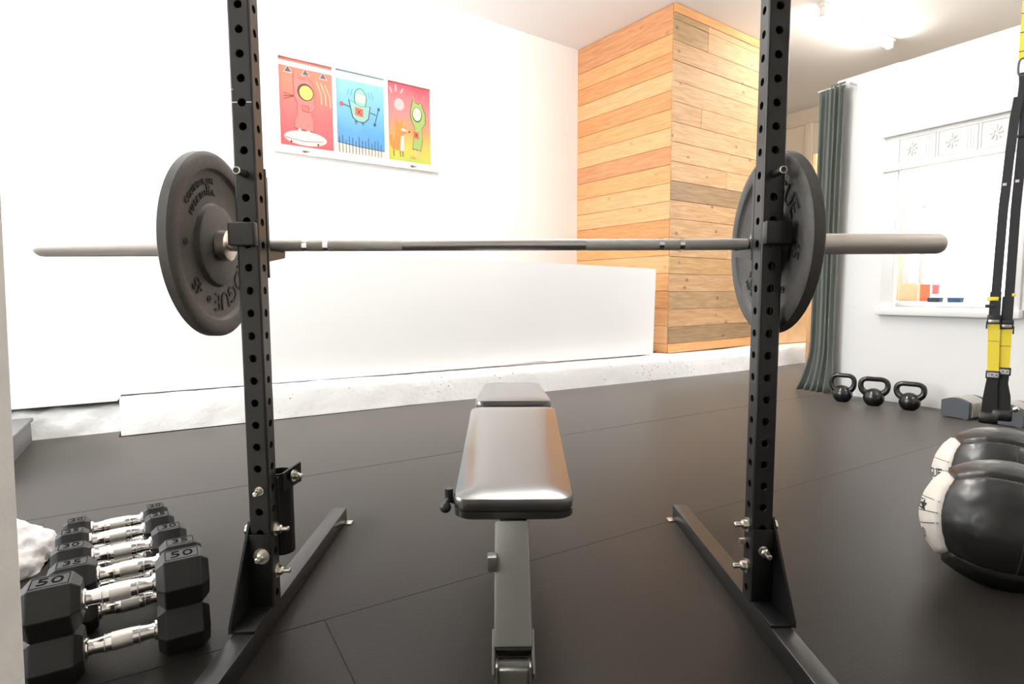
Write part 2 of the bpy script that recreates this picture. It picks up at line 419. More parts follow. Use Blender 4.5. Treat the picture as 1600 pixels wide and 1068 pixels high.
# rough concrete curb
def curb(name, u0, u1, front, top, back, amp, nu, label, seed):
    bm = bmesh.new(); rows = []
    prof = [(0.0, -0.01), (0.004, 0.25), (0.008, 0.5), (0.014, 0.75), (0.02, 0.9), (0.035, 0.98), (0.06, 1.0), (0.11, 1.0), (None, 1.0)]
    for i in range(nu + 1):
        u = u0 + (u1 - u0) * i / nu
        f, t = front(u), top(u); row = []
        for k, (dv, h) in enumerate(prof):
            v = back if dv is None else f + dv
            p = Vector((u, v, max(h * t, -0.01)))
            if dv is not None and k > 0:
                q = Vector((u * 7 + seed, p.z * 9, 3.1)); q2 = Vector((u * 31 + seed, p.z * 33, 1.7))
                dsp = noise.noise(q) * amp + noise.noise(q2) * amp * 0.5
                p.y += dsp * (0.5 if k > 5 else 1.0)
                if k > 4: p.z += noise.noise(q * 1.7) * amp * 0.6
            row.append(bm.verts.new(p))
        rows.append(row)
    for a, b in zip(rows, rows[1:]):
        for k in range(len(prof) - 1): bm.faces.new((a[k], b[k], b[k + 1], a[k + 1]))
    for r_ in (rows[0], rows[-1]):
        f = r_ + [bm.verts.new((r_[-1].co.x, r_[-1].co.y, -0.01))]
        bm.faces.new(f)
    o = struct(name, bm, M['stone'], label, smooth=50)
    o.rotation_euler = (0, 0, A0)
def lerp(x, pts):
    for (a, p), (b, q) in zip(pts, pts[1:]):
        if x <= b: return p + (q - p) * max(0, (x - a)) / (b - a)
    return pts[-1][1]
curb('trim_2', -0.905, 7.2, lambda u: lerp(u, [(-1, 2.672), (0.8, 2.663), (1.95, 2.60), (4.1, 2.56), (5.3, 2.63), (7.3, 2.66)]),
     lambda u: lerp(u, [(-1, 0.2), (0.2, 0.203), (0.8, 0.196), (2, 0.192), (3.2, 0.19), (4.3, 0.175), (5.0, 0.19), (7.3, 0.19)]), 2.97, 0.009, 260,
     'rough white painted concrete curb along the floor', 3.0)
curb('trim_3', -2.9, -0.9, lambda u: 2.800, lambda u: 0.150, 3.019, 0.024, 90, 'recessed rubbly stretch of white curb left of the main curb', 11.0)

# timber boxing (the big plank-clad column)
cA = W(3.447, 2.84); cB = W(3.314, 4.129); cC = W(4.797, 2.966)
ex = (cC - cA).normalized(); LEN = 1.46
nx_ = Vector((-ex.y, ex.x, 0))
colrot = math.atan2(ex.y, ex.x)
col = sroot('wall_timber', 'tall ceiling-high boxing clad in horizontal timber planks', cA, colrot)
bm = bmesh.new(); bx(bm, 0.016, LEN - 0.01, 0.016, 1.32, 0.2, CZ - 0.001); obj('core', bm, M['ply'], col)
def plank(x0, x1, z0, z1, face, m, proud=0.0):
    bm = bmesh.new(); g = 0.0015
    L = x1 - x0
    bx(bm, -L / 2, L / 2, -0.008, 0.008, -(z1 - z0) / 2 + g, (z1 - z0) / 2 - g, 0.0025, 1)
    o = obj('plank', bm, m, col)
    if face == 'front':
        o.location = ((x0 + x1) / 2, 0.007 - proud, (z0 + z1) / 2)
        o.rotation_euler = (R(random.uniform(-.4, .4)), 0, 0)
    else:
        o.location = (0.007 - proud, (x0 + x1) / 2 + 0.017, (z0 + z1) / 2); o.rotation_euler = (0, 0, R(90))
def clad():
    zs = [0.190, 0.280]; h = [0.160, 0.168, 0.168, 0.168, 0.164, 0.178, 0.176, 0.172, 0.176, 0.178, 0.180, 0.178, 0.184, 0.184, 0.180, 0.178, 0.182]
    for a in h: zs.append(zs[-1] + a)
    zs = [z for z in zs if z < CZ - 0.10] + [CZ - 0.085, CZ - 0.003]
    n = len(zs) - 1
    seq = [4, 3, 0, 2, 0, 4, 1, 0, 0, 3, 2, 1, 1, 0, 1, 1, 0, 2, 0, 4]
    joint = {n - 2: 0.50, n - 3: 0.50, n - 7: 0.42, n - 10: 0.86, 6: 0.9}
    for i in range(n):
        z0, z1 = zs[i], zs[i + 1]
        top = i == n - 1
        mm = OR[0] if (i == 0 or top) else BE[seq[i % len(seq)]]
        pr = random.uniform(0, 0.004) + (0.003 if top or i == 0 else 0)
        if i in joint:
            j = joint[i]
            plank(-0.004, j - 0.001, z0, z1, 'front', BE[2 if i > n - 4 else 0], pr); plank(j + 0.001, LEN, z0, z1, 'front', BE[1], random.uniform(0, 0.004))
        else:
            plank(-0.004, LEN, z0, z1, 'front', mm, pr)
    # left face: smoother fir boards with close joints
    zs2 = [0.190, 0.280]
    while zs2[-1] < CZ - 0.2: zs2.append(zs2[-1] + 0.168)
    zs2[-1] = CZ - 0.003
    seq2 = [0, 2, 0, 1, 0, 2, 0, 1, 2, 2, 0, 3, 2, 0, 1, 2, 1, 0, 3]
    for i in range(len(zs2) - 1):
        plank(0.0, 1.30, zs2[i], zs2[i + 1], 'left', OR[seq2[i % len(seq2)]], random.uniform(0, 0.001))
clad()

# ------------------------------------------------------------------ partition with its window
PU = 3.70
def partition():
    bm = bmesh.new()
    v0, v1, z0, z1 = 0.34, 1.03, 0.665, 1.625     # glass opening
    for a, b, c, d in ((-3.5, v0, 0, 2.315), (v1, 1.45, 0, 2.325), (v0, v1, 0, z0), (v0, v1, z1, 2.32)):
        bx(bm, PU, PU + 0.12, a, b, c, d)
    o = struct('wall_right', bm, M['wall'], 'white partition wall with a window in it', smooth=0); o.rotation_euler = (0, 0, A0)
    w_ = sroot('window_1', 'white cased window with panelled head in the partition', rz=A0)
    def p(name, *a, bev=0.003, m='gloss_white'):
        bm = bmesh.new(); bx(bm, *a, bev); return obj(name, bm, M[m], w_)
    p('casing', PU - 0.02, PU - 0.0005, 0.99, 1.07, 0.66, 1.60)
    p('casing', PU - 0.02, PU - 0.0005, 0.285, 0.355, 0.66, 1.60)
    p('head_board', PU - 0.014, PU - 0.0005, 0.285, 1.07, 1.60, 1.83)
    p('head_cap', PU - 0.045, PU - 0.0005, 0.26, 1.10, 1.83, 1.852)
    p('head_cap', PU - 0.035, PU - 0.0005, 0.27, 1.09, 1.595, 1.632)
    for a, b in ((1.0, 0.775), (0.765, 0.545), (0.535, 0.315)):
        for q in ((b, a, 1.80, 1.808), (b, a, 1.644, 1.650), (a - 0.008, a, 1.65, 1.80), (b, b + 0.006, 1.65, 1.80)):
            p('head_moulding', PU - 0.020, PU - 0.013, *q, bev=0.0015)
        c = (a + b) / 2 + 0.03
        bm = bmesh.new()          # carved leaf rosette
        for k in range(8):
            t = math.tau * k / 8
            cyl(bm, (PU - 0.016, c + math.cos(t) * 0.008, 1.725 + math.sin(t) * 0.010), (PU - 0.0145, c + math.cos(t) * 0.034, 1.725 + math.sin(t) * 0.046), 0.006, 0.008, 6)
        obj('rosette', bm, M['gloss_white'], w_)
        for k in range(3):
            p('fluting', PU - 0.017, PU - 0.013, b + 0.022 + 0.016 * k, b + 0.030 + 0.016 * k, 1.66, 1.79, bev=0.001)
    p('sill', PU - 0.06, PU - 0.0005, 0.27, 1.085, 0.612, 0.662)
    p('inner_frame', PU + 0.03, PU + 0.06, v1 - 0.012, v1, z0, z1); p('inner_frame', PU + 0.03, PU + 0.06, v0, v0 + 0.012, z0, z1)
    p('glass_pane', PU + 0.043, PU + 0.047, v0 + 0.012, v1 - 0.012, z0, z1, bev=0.0, m='glass')
    # office behind the glass
    bm = bmesh.new(); bx(bm, 5.4, 5.5, -1.6, 2.0, 0, 2.6); bx(bm, 3.82, 5.4, -1.6, -1.5, 0, 2.6)
    struct('wall_office', bm, M['wall'], 'white office wall seen through the window', smooth=0).rotation_euler = (0, 0, A0)
    w2 = sroot('window_2', 'bright mullioned window at the back of the office', rz=A0)
    def p2(name, *a, m='gloss_white', bev=0.002):
        bm = bmesh.new(); bx(bm, *a, bev); obj(name, bm, M[m], w2)
    p2('frame', 5.33, 5.399, 1.66, 1.74, 0.72, 2.0); p2('frame', 5.33, 5.399, 0.2, 1.74, 1.90, 2.0); p2('frame', 5.33, 5.399, 0.2, 1.74, 0.64, 0.72)
    for k, v in enumerate((1.56, 1.36, 1.14, 0.92)):
        p2('mullion', 5.34, 5.395, v - 0.02, v + 0.02, 1.55 if k else 0.72, 1.90)
    p2('transom', 5.34, 5.395, 0.2, 1.66, 1.53, 1.56)
    p2('glass_pane', 5.385, 5.397, 0.2, 1.66, 0.72, 1.53, m='pane_lit', bev=0); p2('glass_pane', 5.385, 5.397, 0.2, 1.66, 1.56, 1.90, m='pane_lit', bev=0)
    c = thing('counter', 'white counter behind the partition window', 'counter', W(4.05, 0.5, 0), A0)
    bm = bmesh.new(); bx(bm, -0.22, 0.25, -1.2, 0.95, 0.665, 0.70, 0.004); obj('countertop', bm, M['gloss_white'], c)
    for y in (-1.15, 0.9):
        bm = bmesh.new(); bx(bm, -0.18, 0.2, y - 0.02, y + 0.02, 0, 0.665, 0.003); obj('leg', bm, M['gloss_white'], c)
    def card(name, label, cat, u, va, vb, h, m, th, band=None):
        t = thing(name, label, cat, W(u, (va + vb) / 2, 0.70), A0); hw = abs(va - vb) / 2
        bm = bmesh.new(); bx(bm, -th, th, -hw, hw, 0.0, h, 0.003); obj('body', bm, M[m], t)
        if band:
            bm = bmesh.new(); bx(bm, -th - 0.002, th + 0.002, -hw - 0.001, hw + 0.001, h * 0.45, h + 0.001, 0.001); obj('band', bm, M[band], t)
        return t
    t = card('paper_bag', 'cream paper bag behind the window glass', 'bag', 4.22, 1.19, 1.075, 0.135, 'bag', 0.03)
    bm = bmesh.new(); tube(bm, [(0, -0.02, 0.134), (0, -0.012, 0.16), (0, 0.012, 0.16), (0, 0.02, 0.134)], 0.002, 6); obj('handle', bm, M['bag'], t)
    t = card('gift_card', 'orange card standing behind the window glass', 'card', 4.2, 1.045, 0.985, 0.125, 'orange', 0.012)
    bm = bmesh.new(); bx(bm, -0.02, 0.02, -0.028, 0.028, 0.0, 0.012, 0.002); obj('base', bm, M['orange'], t)
    card('gift_card', 'red and white card right of the orange card behind the glass', 'card', 4.18, 0.955, 0.92, 0.12, 'label_white', 0.012, 'red')
    for (name, label, va, vb, m) in (('small_box', 'dark navy box lying behind the window glass', 0.845, 0.775, 'navy'), ('small_box', 'blue box lying right of the navy box behind the glass', 0.725, 0.655, 'blue')):
        t = card(name, label, 'box', 3.88, va, vb, 0.026, m, 0.03)
        bm = bmesh.new(); bx(bm, -0.031, 0.031, -abs(va - vb) / 2 - 0.001, abs(va - vb) / 2 + 0.001, 0.020, 0.030, 0.002); obj('lid', bm, M[m], t)
partition()

# curtain drawn to the partition's end
def curtain():
    t = thing('curtain', 'grey-green floor-length curtain bunched at the partition end', 'curtain', W(3.62, 1.45, 0), A0)
    bm = bmesh.new(); nu, nz = 90, 36; th = 0.004
    g = []
    for k in range(nz + 1):
        s = k / nz; z = 0.012 + s * 2.27; row = []
        flare = max(0, 1 - s / 0.16) ** 1.7
        for i in range(nu + 1):
            q = i / nu
            v = 0.085 - q * 0.185 + flare * (0.09 * (1 - q) - 0.02 * q)
            ph = q * 5.5 * math.tau + 0.6 * math.sin(s * 3) + 1.2 * flare
            a = 0.026 * (0.75 + 0.35 * math.sin(q * 9 + 1))
            u = math.sin(ph) * a - 0.055 * flare * (0.6 + 0.4 * math.cos(ph))
            v += 0.006 * math.cos(ph * 1.0) + 0.004 * noise.noise(Vector((q * 8, s * 5, 2)))
            zz = z - (0.03 * (1 - q) * s if q < 0.5 else 0.0) + (0.006 * math.sin(ph) if k == nz else 0)
            row.append(bm.verts.new((u, v, zz)))
        g.append(row)
    for a, b in zip(g, g[1:]):
        for i in range(nu): bm.faces.new((a[i], a[i + 1], b[i + 1], b[i]))
    o = obj('fabric', bm, M['curtain'], t, smooth=60)
    sm = o.modifiers.new('thick', 'SOLIDIFY'); sm.thickness = th
    bm = bmesh.new(); cyl(bm, (0.0, -0.14, 2.262), (0.0, 0.10, 2.262), 0.005, n=10); bx(bm, -0.005, 0.082, -0.14, -0.13, 2.257, 2.267); obj('rod', bm, M['wire'], t)
    for q in range(4):
        bm = bmesh.new(); tube(bm, [(0.01 * math.cos(a), 0.07 - q * 0.045, 2.262 + 0.01 * math.sin(a)) for a in [math.tau * j / 10 for j in range(10)]], 0.002, 5, True)
        obj('ring', bm, M['wire'], t)
curtain()

# plywood panel and wall bars beyond the opening
bm = bmesh.new(); bx(bm, 4.95, 7.3, 2.84, 2.87, 0.2, 1.3, 0.003)
struct('wall_plywood', bm, M['ply'], 'low plywood panel on the curb beyond the curtain').rotation_euler = (0, 0, A0)
def bars():
    t = thing('wall_bars', 'tall pine wall bars half hidden behind the curtain', 'wall bars', W(4.93, 2.0, 0), A0)
    for y in (-0.42, 0.355):
        bm = bmesh.new(); bx(bm, -0.04, 0.04, y - 0.017, y + 0.017, 0, 2.12, 0.004); obj('post', bm, M['bar_wood'], t)
    for k in range(13):
        bm = bmesh.new(); cyl(bm, (0, -0.40, 0.25 + k * 0.135), (0, 0.338, 0.25 + k * 0.135), 0.017, n=12); obj('rung', bm, M['bar_wood'], t)
    bm = bmesh.new(); bx(bm, -0.012, 0.012, -0.40, 0.338, 1.96, 2.10, 0.003); obj('top_board', bm, M['bar_wood'], t)
bars()

# ceiling lamp beyond the partition
def lamp():
    d = (W(5.965, 2.255) - W(4.654, 2.176)); a = math.atan2(d.y, d.x); L = d.length
    t = thing('ceiling_lamp', 'lit white fluorescent tube lamp on the ceiling', 'lamp', W(4.654, 2.176, CZ - 0.001), a)
    bm = bmesh.new(); bx(bm, -0.05, L + 0.06, -0.035, 0.035, -0.03, 0.0, 0.004); obj('base', bm, M['lamp_body'], t)
    for x in (-0.01, L + 0.01):
        bm = bmesh.new(); bx(bm, x - 0.02, x + 0.02, -0.03, 0.03, -0.105, -0.028, 0.008); obj('end_cap', bm, M['lamp_body'], t)
    bm = bmesh.new(); lathe(bm, [(0, 0), (0.0, 0.03), (L - 0.02, 0.03), (L - 0.02, 0)], (0.01, 0, -0.072), (1, 0, 0), 20); obj('tube', bm, M['tube'], t)
    for (u, v), l, near in (((-0.9, 1.75), 'added unseen tube lamp over the left stand, above the frame', 1), ((0.75, 1.75), 'added unseen tube lamp over the bench, above the frame', 1), ((2.3, -1.7), 'added unseen tube lamp near the camera side of the bench', 0),
                      ((4.8, -1.2), 'added unseen tube lamp in the office corner, out of frame', 0), ((6.1, 0.0), 'added unseen tube lamp far beyond the office, out of frame', 0)):
        c = copy_tree(t); c.location = W(u, v, CZ - 0.001); c.rotation_euler = (0, 0, A0)  # lamp copies added out of view to brighten walls, floor and ceiling
        c['label'] = l
        for ch in c.children:
            if near and ch.name.startswith('tube'):
                ch.data = ch.data.copy(); ch.data.materials[0] = M['tube_near']
lamp()

# grey step on the far left and the lump of painted stone
t = thing('step_box', 'low grey box step at the far left by the curb', 'step', W(-1.70, 2.30, 0), A0)
bm = bmesh.new(); bx(bm, -0.40, 0.40, -0.42, 0.455, 0, 0.112, 0.004); obj('body', bm, M['step'], t)
bm = bmesh.new(); bx(bm, -0.41, 0.41, -0.43, 0.46, 0.112, 0.130, 0.003); obj('top_board', bm, M['step'], t)
def stone():
    bm = bmesh.new(); bmesh.ops.create_icosphere(bm, subdivisions=5, radius=1.0)
    for v in bm.verts:
        p = v.co.copy()
        k = 1 + 0.22 * noise.noise(p * 1.3 + Vector((4, 1, 2))) + 0.07 * noise.noise(p * 5) + 0.03 * noise.noise(p * 14)
        v.co = Vector((p.x * 0.19 * k, p.y * 0.17 * k, max(p.z * 0.125 * k + 0.012, 0.0)))
    o = obj('stone', bm, M['stone'], smooth=60); o.location = (-1.50, 0.30, 0.0)
    tag(o, 'lump of rough white painted stone behind the dumbbells', 'stone')
stone()

# ------------------------------------------------------------------ framed art on the back wall
def art():
    # local x along the wall, z up, y into the wall
    t = thing('framed_art', 'old white window sash with three bright cartoon panels', 'art', B(-0.80, -0.004, 2.28), A1)
    X = lambda e: e + 0.80
    Z = lambda z: z - 2.28
    def p(name, x0, x1, z0, z1, y0=-0.04, y1=0.0, m='gloss_white', bev=0.003, par=t):
        bm = bmesh.new(); bx(bm, X(x0), X(x1), y0, y1, Z(z0), Z(z1), bev); return obj(name, bm, M[m] if isinstance(m, str) else m, par)
    eL, eR, zb, zt = -1.525, -0.066, 1.884, 2.676
    p('frame_rail', eL, eR, zb, 1.940); p('frame_rail', eL, eR, 2.612, zt)
    p('frame_stile', eL, -1.478, 1.940, 2.612); p('frame_stile', -0.150, eR, 1.940, 2.612)
    p('frame_bar', -1.053, -1.024, 1.940, 2.612, -0.034); p('frame_bar', -0.600, -0.567, 1.940, 2.612, -0.034)
    INK = 0.62
    def grad(name, stops):
        m, nt, b = new_mat(name)
        tc = nt.nodes.new('ShaderNodeTexCoord'); sp = nt.nodes.new('ShaderNodeSeparateXYZ'); cr = nt.nodes.new('ShaderNodeValToRGB')
        nz = nt.nodes.new('ShaderNodeTexNoise'); nz.inputs['Scale'].default_value = 6
        nt.links.new(tc.outputs['Generated'], sp.inputs[0]); nt.links.new(tc.outputs['Object'], nz.inputs['Vector'])
        ad = nt.nodes.new('ShaderNodeMath'); ad.operation = 'MULTIPLY_ADD'; ad.inputs[1].default_value = 0.25
        nt.links.new(nz.outputs['Fac'], ad.inputs[0])
        sb = nt.nodes.new('ShaderNodeMath'); sb.operation = 'SUBTRACT'; sb.inputs[1].default_value = 0.125
        nt.links.new(sp.outputs['Z'], sb.inputs[0]); nt.links.new(sb.outputs[0], ad.inputs[2]); nt.links.new(ad.outputs[0], cr.inputs[0])
        els = cr.color_ramp.elements
        for i, (pos, c) in enumerate(stops):
            e = els[i] if i < 2 else els.new(pos)
            e.position = pos; e.color = (*[x * INK for x in lin(*c)], 1)
        nt.links.new(cr.outputs[0], b.inputs['Base Color']); b.inputs['Roughness'].default_value = 0.5
        return m
    pal = {}
    def flat(c):
        if c not in pal: pal[c] = mat('print_ink_%d' % len(pal), tuple(x * INK for x in lin(*c)), 0.6)
        return pal[c]
    def poly(par, pts, c, lay, name='painted_shape'):
        bm = bmesh.new(); prism(bm, [(X(a), -0.0165 - 0.0006 * lay, Z(b)) for a, b in pts], (0, 0.0005, 0)); return obj(name, bm, flat(c), par, 0)
    def ell(cx, cz, rx, rz, n=20, a0=0.0):
        return [(cx + rx * math.cos(a0 + math.tau * k / n), cz + rz * math.sin(a0 + math.tau * k / n)) for k in range(n)]
    def rect(x0, x1, z0, z1): return [(x0, z0), (x1, z0), (x1, z1), (x0, z1)]
    def line(par, pts, wd, c, lay):
        bm = bmesh.new(); ribbon(bm, [(X(a), -0.0165 - 0.0006 * lay, Z(b)) for a, b in pts], (pts[1][1] - pts[0][1], 0, -(pts[1][0] - pts[0][0])) if len(pts) == 2 else (1, 0, 0.25), wd, 0.0005)
        return obj('painted_line', bm, flat(c), par, 0)
    # panel 1 : pink figure on a white board
    P1 = p('panel', -1.478, -1.053, 1.940, 2.612, -0.016, -0.008, grad('sunset_pink', [(0.0, (244, 90, 100)), (0.45, (244, 110, 110)), (0.75, (240, 130, 100)), (1.0, (240, 120, 96))]), 0, t)
    cx, W1 = -1.275, 0.425
    q = lambda a, b: (-1.478 + a * W1, 1.94 + b * 0.672)      # panel fractions
    poly(P1, [q(0.0, 0.91), q(1.0, 0.91), q(1.0, 0.965), q(0.0, 0.965)], (250, 246, 244), 1)
    for a in (0.18, 0.50, 0.83):
        poly(P1, [q(a - 0.085, 0.835), q(a + 0.085, 0.835), q(a + 0.0, 0.925)], (250, 200, 196), 1); poly(P1, [q(a - 0.06, 0.845), q(a + 0.06, 0.845), q(a, 0.91)], (96, 84, 84), 2)
    poly(P1, [q(0.47 + 0.40 * math.cos(s), 0.11 + 0.085 * math.sin(s)) for s in [math.tau * k / 24 for k in range(24)]], (250, 222, 218), 1)
    poly(P1, [q(0.44 + 0.35 * math.cos(s), 0.115 + 0.042 * math.sin(s)) for s in [math.tau * k / 24 for k in range(24)]], (250, 240, 238), 3)
    line(P1, [q(0.09, 0.10), q(0.44, 0.073)], 0.004, (150, 110, 110), 4); line(P1, [q(0.44, 0.073), q(0.79, 0.10)], 0.004, (150, 110, 110), 4)
    for a in (0.20, 0.70): poly(P1, ell(*q(a, 0.055), 0.008, 0.009, 10), (90, 50, 50), 4)
    for a in (0.36, 0.52): poly(P1, rect(q(a, 0)[0] - 0.012, q(a, 0)[0] + 0.012, q(0, 0.11)[1], q(0, 0.23)[1]), (250, 226, 220), 5)
    body = [q(0.27, 0.22), q(0.62, 0.20), q(0.62, 0.33), q(0.56, 0.42), q(0.66, 0.47), q(0.64, 0.56), q(0.66, 0.66), q(0.62, 0.76), q(0.55, 0.80), q(0.54, 0.85), q(0.47, 0.79), q(0.34, 0.79), q(0.28, 0.86), q(0.27, 0.72), q(0.28, 0.58), q(0.34, 0.50), q(0.33, 0.38), q(0.28, 0.30)]
    ctr = q(0.45, 0.5)
    poly(P1, [(ctr[0] + (a - ctr[0]) * 1.05, ctr[1] + (b - ctr[1]) * 1.025) for a, b in body], (150, 70, 66), 4); poly(P1, body, (246, 134, 128), 6)
    poly(P1, [q(0.49 + 0.155 * math.cos(s), 0.645 + 0.10 * math.sin(s)) for s in [math.tau * k / 20 for k in range(20)]], (90, 52, 30), 7)
    poly(P1, [q(0.50 + 0.125 * math.cos(s), 0.64 + 0.082 * math.sin(s)) for s in [math.tau * k / 20 for k in range(20)]], (248, 226, 110), 8)
    poly(P1, [q(0.41, 0.42), q(0.55, 0.41), q(0.55, 0.49), q(0.41, 0.50)], (170, 80, 74), 7); poly(P1, [q(0.425, 0.43), q(0.535, 0.42), q(0.535, 0.48), q(0.425, 0.49)], (244, 116, 104), 8)
    for z_ in (0.60, 0.565, 0.53): line(P1, [q(0.28, 0.58), q(0.09, z_)], 0.004, (140, 60, 56), 5)
    for k in range(3):
        line(P1, [q(0.70 + 0.08 * k, 0.80 - 0.01 * k), q(0.78 + 0.085 * k, 0.66 - 0.01 * k)], 0.010, (252, 196, 160), 2)
        line(P1, [q(0.78 + 0.085 * k, 0.66 - 0.01 * k), q(0.79 + 0.085 * k, 0.54 - 0.01 * k)], 0.010, (252, 196, 160), 2)
    # panel 2 : round robot over a fence
    P2 = p('panel', -1.024, -0.600, 1.940, 2.612, -0.016, -0.008, grad('sky_blue', [(0.0, (96, 168, 226)), (0.3, (92, 172, 230)), (0.6, (130, 204, 232)), (1.0, (160, 222, 230))]), 0, t)
    q = lambda a, b: (-1.024 + a * 0.424, 1.94 + b * 0.672)
    poly(P2, [q(0.0, 0.90), q(1.0, 0.90), q(1.0, 0.985), q(0.0, 0.985)], (248, 250, 250), 1)
    poly(P2, [q(0, 0), q(1, 0), q(1, 0.09), q(0.5, 0.10), q(0, 0.13)], (244, 232, 216), 1)
    line(P2, [q(0, 0.135), q(0.5, 0.105)], 0.005, (50, 70, 90), 2); line(P2, [q(0.5, 0.105), q(1, 0.095)], 0.005, (50, 70, 90), 2)
    for k in range(14): line(P2, [q(0.05 + 0.067 * k, 0.01), q(0.05 + 0.067 * k, 0.20 + 0.03 * math.sin(k * 2.3))], 0.005, (50, 80, 120), 3)
    poly(P2, ell(*q(0.50, 0.70), 0.056, 0.085), (60, 90, 84), 3); poly(P2, ell(*q(0.50, 0.70), 0.051, 0.080), (164, 214, 206), 4)
    poly(P2, [q(0.40, 0.66), q(0.58, 0.65), q(0.61, 0.74), q(0.42, 0.76)], (246, 228, 214), 5)
    bowl = [q(0.27, 0.66), q(0.34, 0.46), q(0.44, 0.42), q(0.56, 0.42), q(0.65, 0.47), q(0.69, 0.62), q(0.5, 0.60)]
    cb = q(0.48, 0.54)
    poly(P2, [(cb[0] + (a - cb[0]) * 1.1, cb[1] + (b - cb[1]) * 1.08) for a, b in bowl], (56, 92, 84), 5); poly(P2, bowl, (158, 214, 204), 6)
    poly(P2, [q(0.38, 0.49), q(0.55, 0.475), q(0.55, 0.575), q(0.38, 0.59)], (240, 116, 96), 7)
    line(P2, [q(0.43, 0.51), q(0.50, 0.56)], 0.006, (90, 30, 30), 8); line(P2, [q(0.43, 0.56), q(0.50, 0.505)], 0.006, (90, 30, 30), 8)
    line(P2, [q(0.29, 0.58), q(0.12, 0.60)], 0.007, (80, 90, 96), 5); poly(P2, ell(*q(0.11, 0.60), 0.017, 0.018, 12), (200, 90, 100), 6)
    line(P2, [q(0.70, 0.55), q(0.82, 0.53)], 0.007, (80, 90, 96), 5); line(P2, [q(0.79, 0.41), q(0.88, 0.61)], 0.007, (40, 100, 130), 6)
    for a, b in ((0.79, 0.41), (0.88, 0.61)): poly(P2, ell(*q(a, b), 0.011, 0.014, 10), (40, 90, 120), 7)
    for a in (0.40, 0.54): poly(P2, [q(a - 0.03, 0.425), q(a + 0.03, 0.425), q(a, 0.37)], (70, 100, 104), 4)
    for s in (-1, 1):
        for k in range(2): line(P2, [q(0.5 + s * (0.20 + 0.07 * k), 0.72), q(0.5 + s * (0.16 + 0.07 * k), 0.80)], 0.005, (90, 170, 216), 2)
    # panel 3 : orange fox and green figure
    P3 = p('panel', -0.567, -0.150, 1.940, 2.612, -0.016, -0.008, grad('pink_to_lime', [(0.0, (200, 222, 90)), (0.14, (236, 220, 90)), (0.4, (246, 170, 110)), (0.65, (246, 150, 150)), (1.0, (240, 90, 110))]), 0, t)
    q = lambda a, b: (-0.567 + a * 0.417, 1.94 + b * 0.672)
    poly(P3, ell(*q(0.27, 0.73), 0.048, 0.052), (250, 206, 206), 1)
    for a, b, c2, d in ((0.10, 0.86, 0.06, 0.93), (0.20, 0.89, 0.19, 0.97), (0.31, 0.88, 0.36, 0.94)): line(P3, [q(a, b), q(c2, d)], 0.012, (252, 220, 220), 2)
    fox = [q(0.10, 0.15), q(0.36, 0.13), q(0.37, 0.36), q(0.46, 0.40), q(0.34, 0.47), q(0.33, 0.56), q(0.28, 0.49), q(0.22, 0.49), q(0.18, 0.59), q(0.17, 0.46), q(0.16, 0.34), q(0.11, 0.24), q(0.10, 0.34), q(0.04, 0.32), q(0.05, 0.20)]
    poly(P3, fox, (238, 156, 76), 4)
    poly(P3, [q(0.27, 0.14), q(0.36, 0.13), q(0.365, 0.34), q(0.30, 0.33)], (250, 240, 230), 5); poly(P3, [q(0.31, 0.40), q(0.48, 0.395), q(0.32, 0.44)], (250, 240, 230), 5)
    poly(P3, ell(*q(0.49, 0.397), 0.008, 0.008, 8), (60, 30, 26), 6)
    for a in (0.12, 0.27, 0.33): line(P3, [q(a, 0.14), q(a + 0.01, 0.06)], 0.006, (120, 70, 40), 5)
    grn = [q(0.57, 0.19), q(0.76, 0.18), q(0.80, 0.32), q(0.78, 0.46), q(0.87, 0.54), q(0.87, 0.66), q(0.80, 0.75), q(0.78, 0.80), q(0.72, 0.775), q(0.63, 0.79), q(0.60, 0.84), q(0.57, 0.76), q(0.53, 0.66), q(0.55, 0.56), q(0.63, 0.46), q(0.60, 0.34)]
    cg = q(0.68, 0.5)
    poly(P3, [(cg[0] + (a - cg[0]) * 1.10, cg[1] + (b - cg[1]) * 1.03) for a, b in grn], (84, 100, 50), 3); poly(P3, grn, (178, 208, 116), 5)
    poly(P3, ell(*q(0.68, 0.64), 0.049, 0.066), (70, 90, 60), 6); poly(P3, ell(*q(0.68, 0.645), 0.042, 0.058), (244, 232, 220), 7)
    poly(P3, [q(0.59, 0.33), q(0.72, 0.32), q(0.72, 0.41), q(0.59, 0.42)], (240, 116, 90), 6)
    line(P3, [q(0.63, 0.35), q(0.68, 0.39)], 0.006, (90, 30, 30), 7); line(P3, [q(0.63, 0.39), q(0.68, 0.345)], 0.006, (90, 30, 30), 7)
    for a in (0.63, 0.71): line(P3, [q(a, 0.18), q(a, 0.08)], 0.012, (236, 216, 170), 4)
    poly(P3, ell(*q(0.58, 0.07), 0.03, 0.010, 12), (220, 170, 110), 5)
    for a, b, c2, d in ((0.61, 0.83, 0.54, 0.92), (0.79, 0.80, 0.86, 0.90)): line(P3, [q(a, b), q(c2, d)], 0.005, (240, 190, 150), 4)
    # hardware
    for e_ in (-1.30, -0.35):
        bm = bmesh.new(); lathe(bm, [(0, 0), (0.001, 0.02), (0.006, 0.016), (0.008, 0)], (X(e_), -0.041, Z(1.906)), (0, -1, 0), 16)
        for v in bm.verts: v.co.z = Z(1.906) + (v.co.z - Z(1.906)) * 0.55
        o = obj('latch', bm, M['latch'], t); bm = bmesh.new(); bx(bm, X(e_), X(e_) + 0.04, -0.050, -0.044, Z(1.903), Z(1.910), 0.002); obj('latch_lever', bm, M['latch'], o)
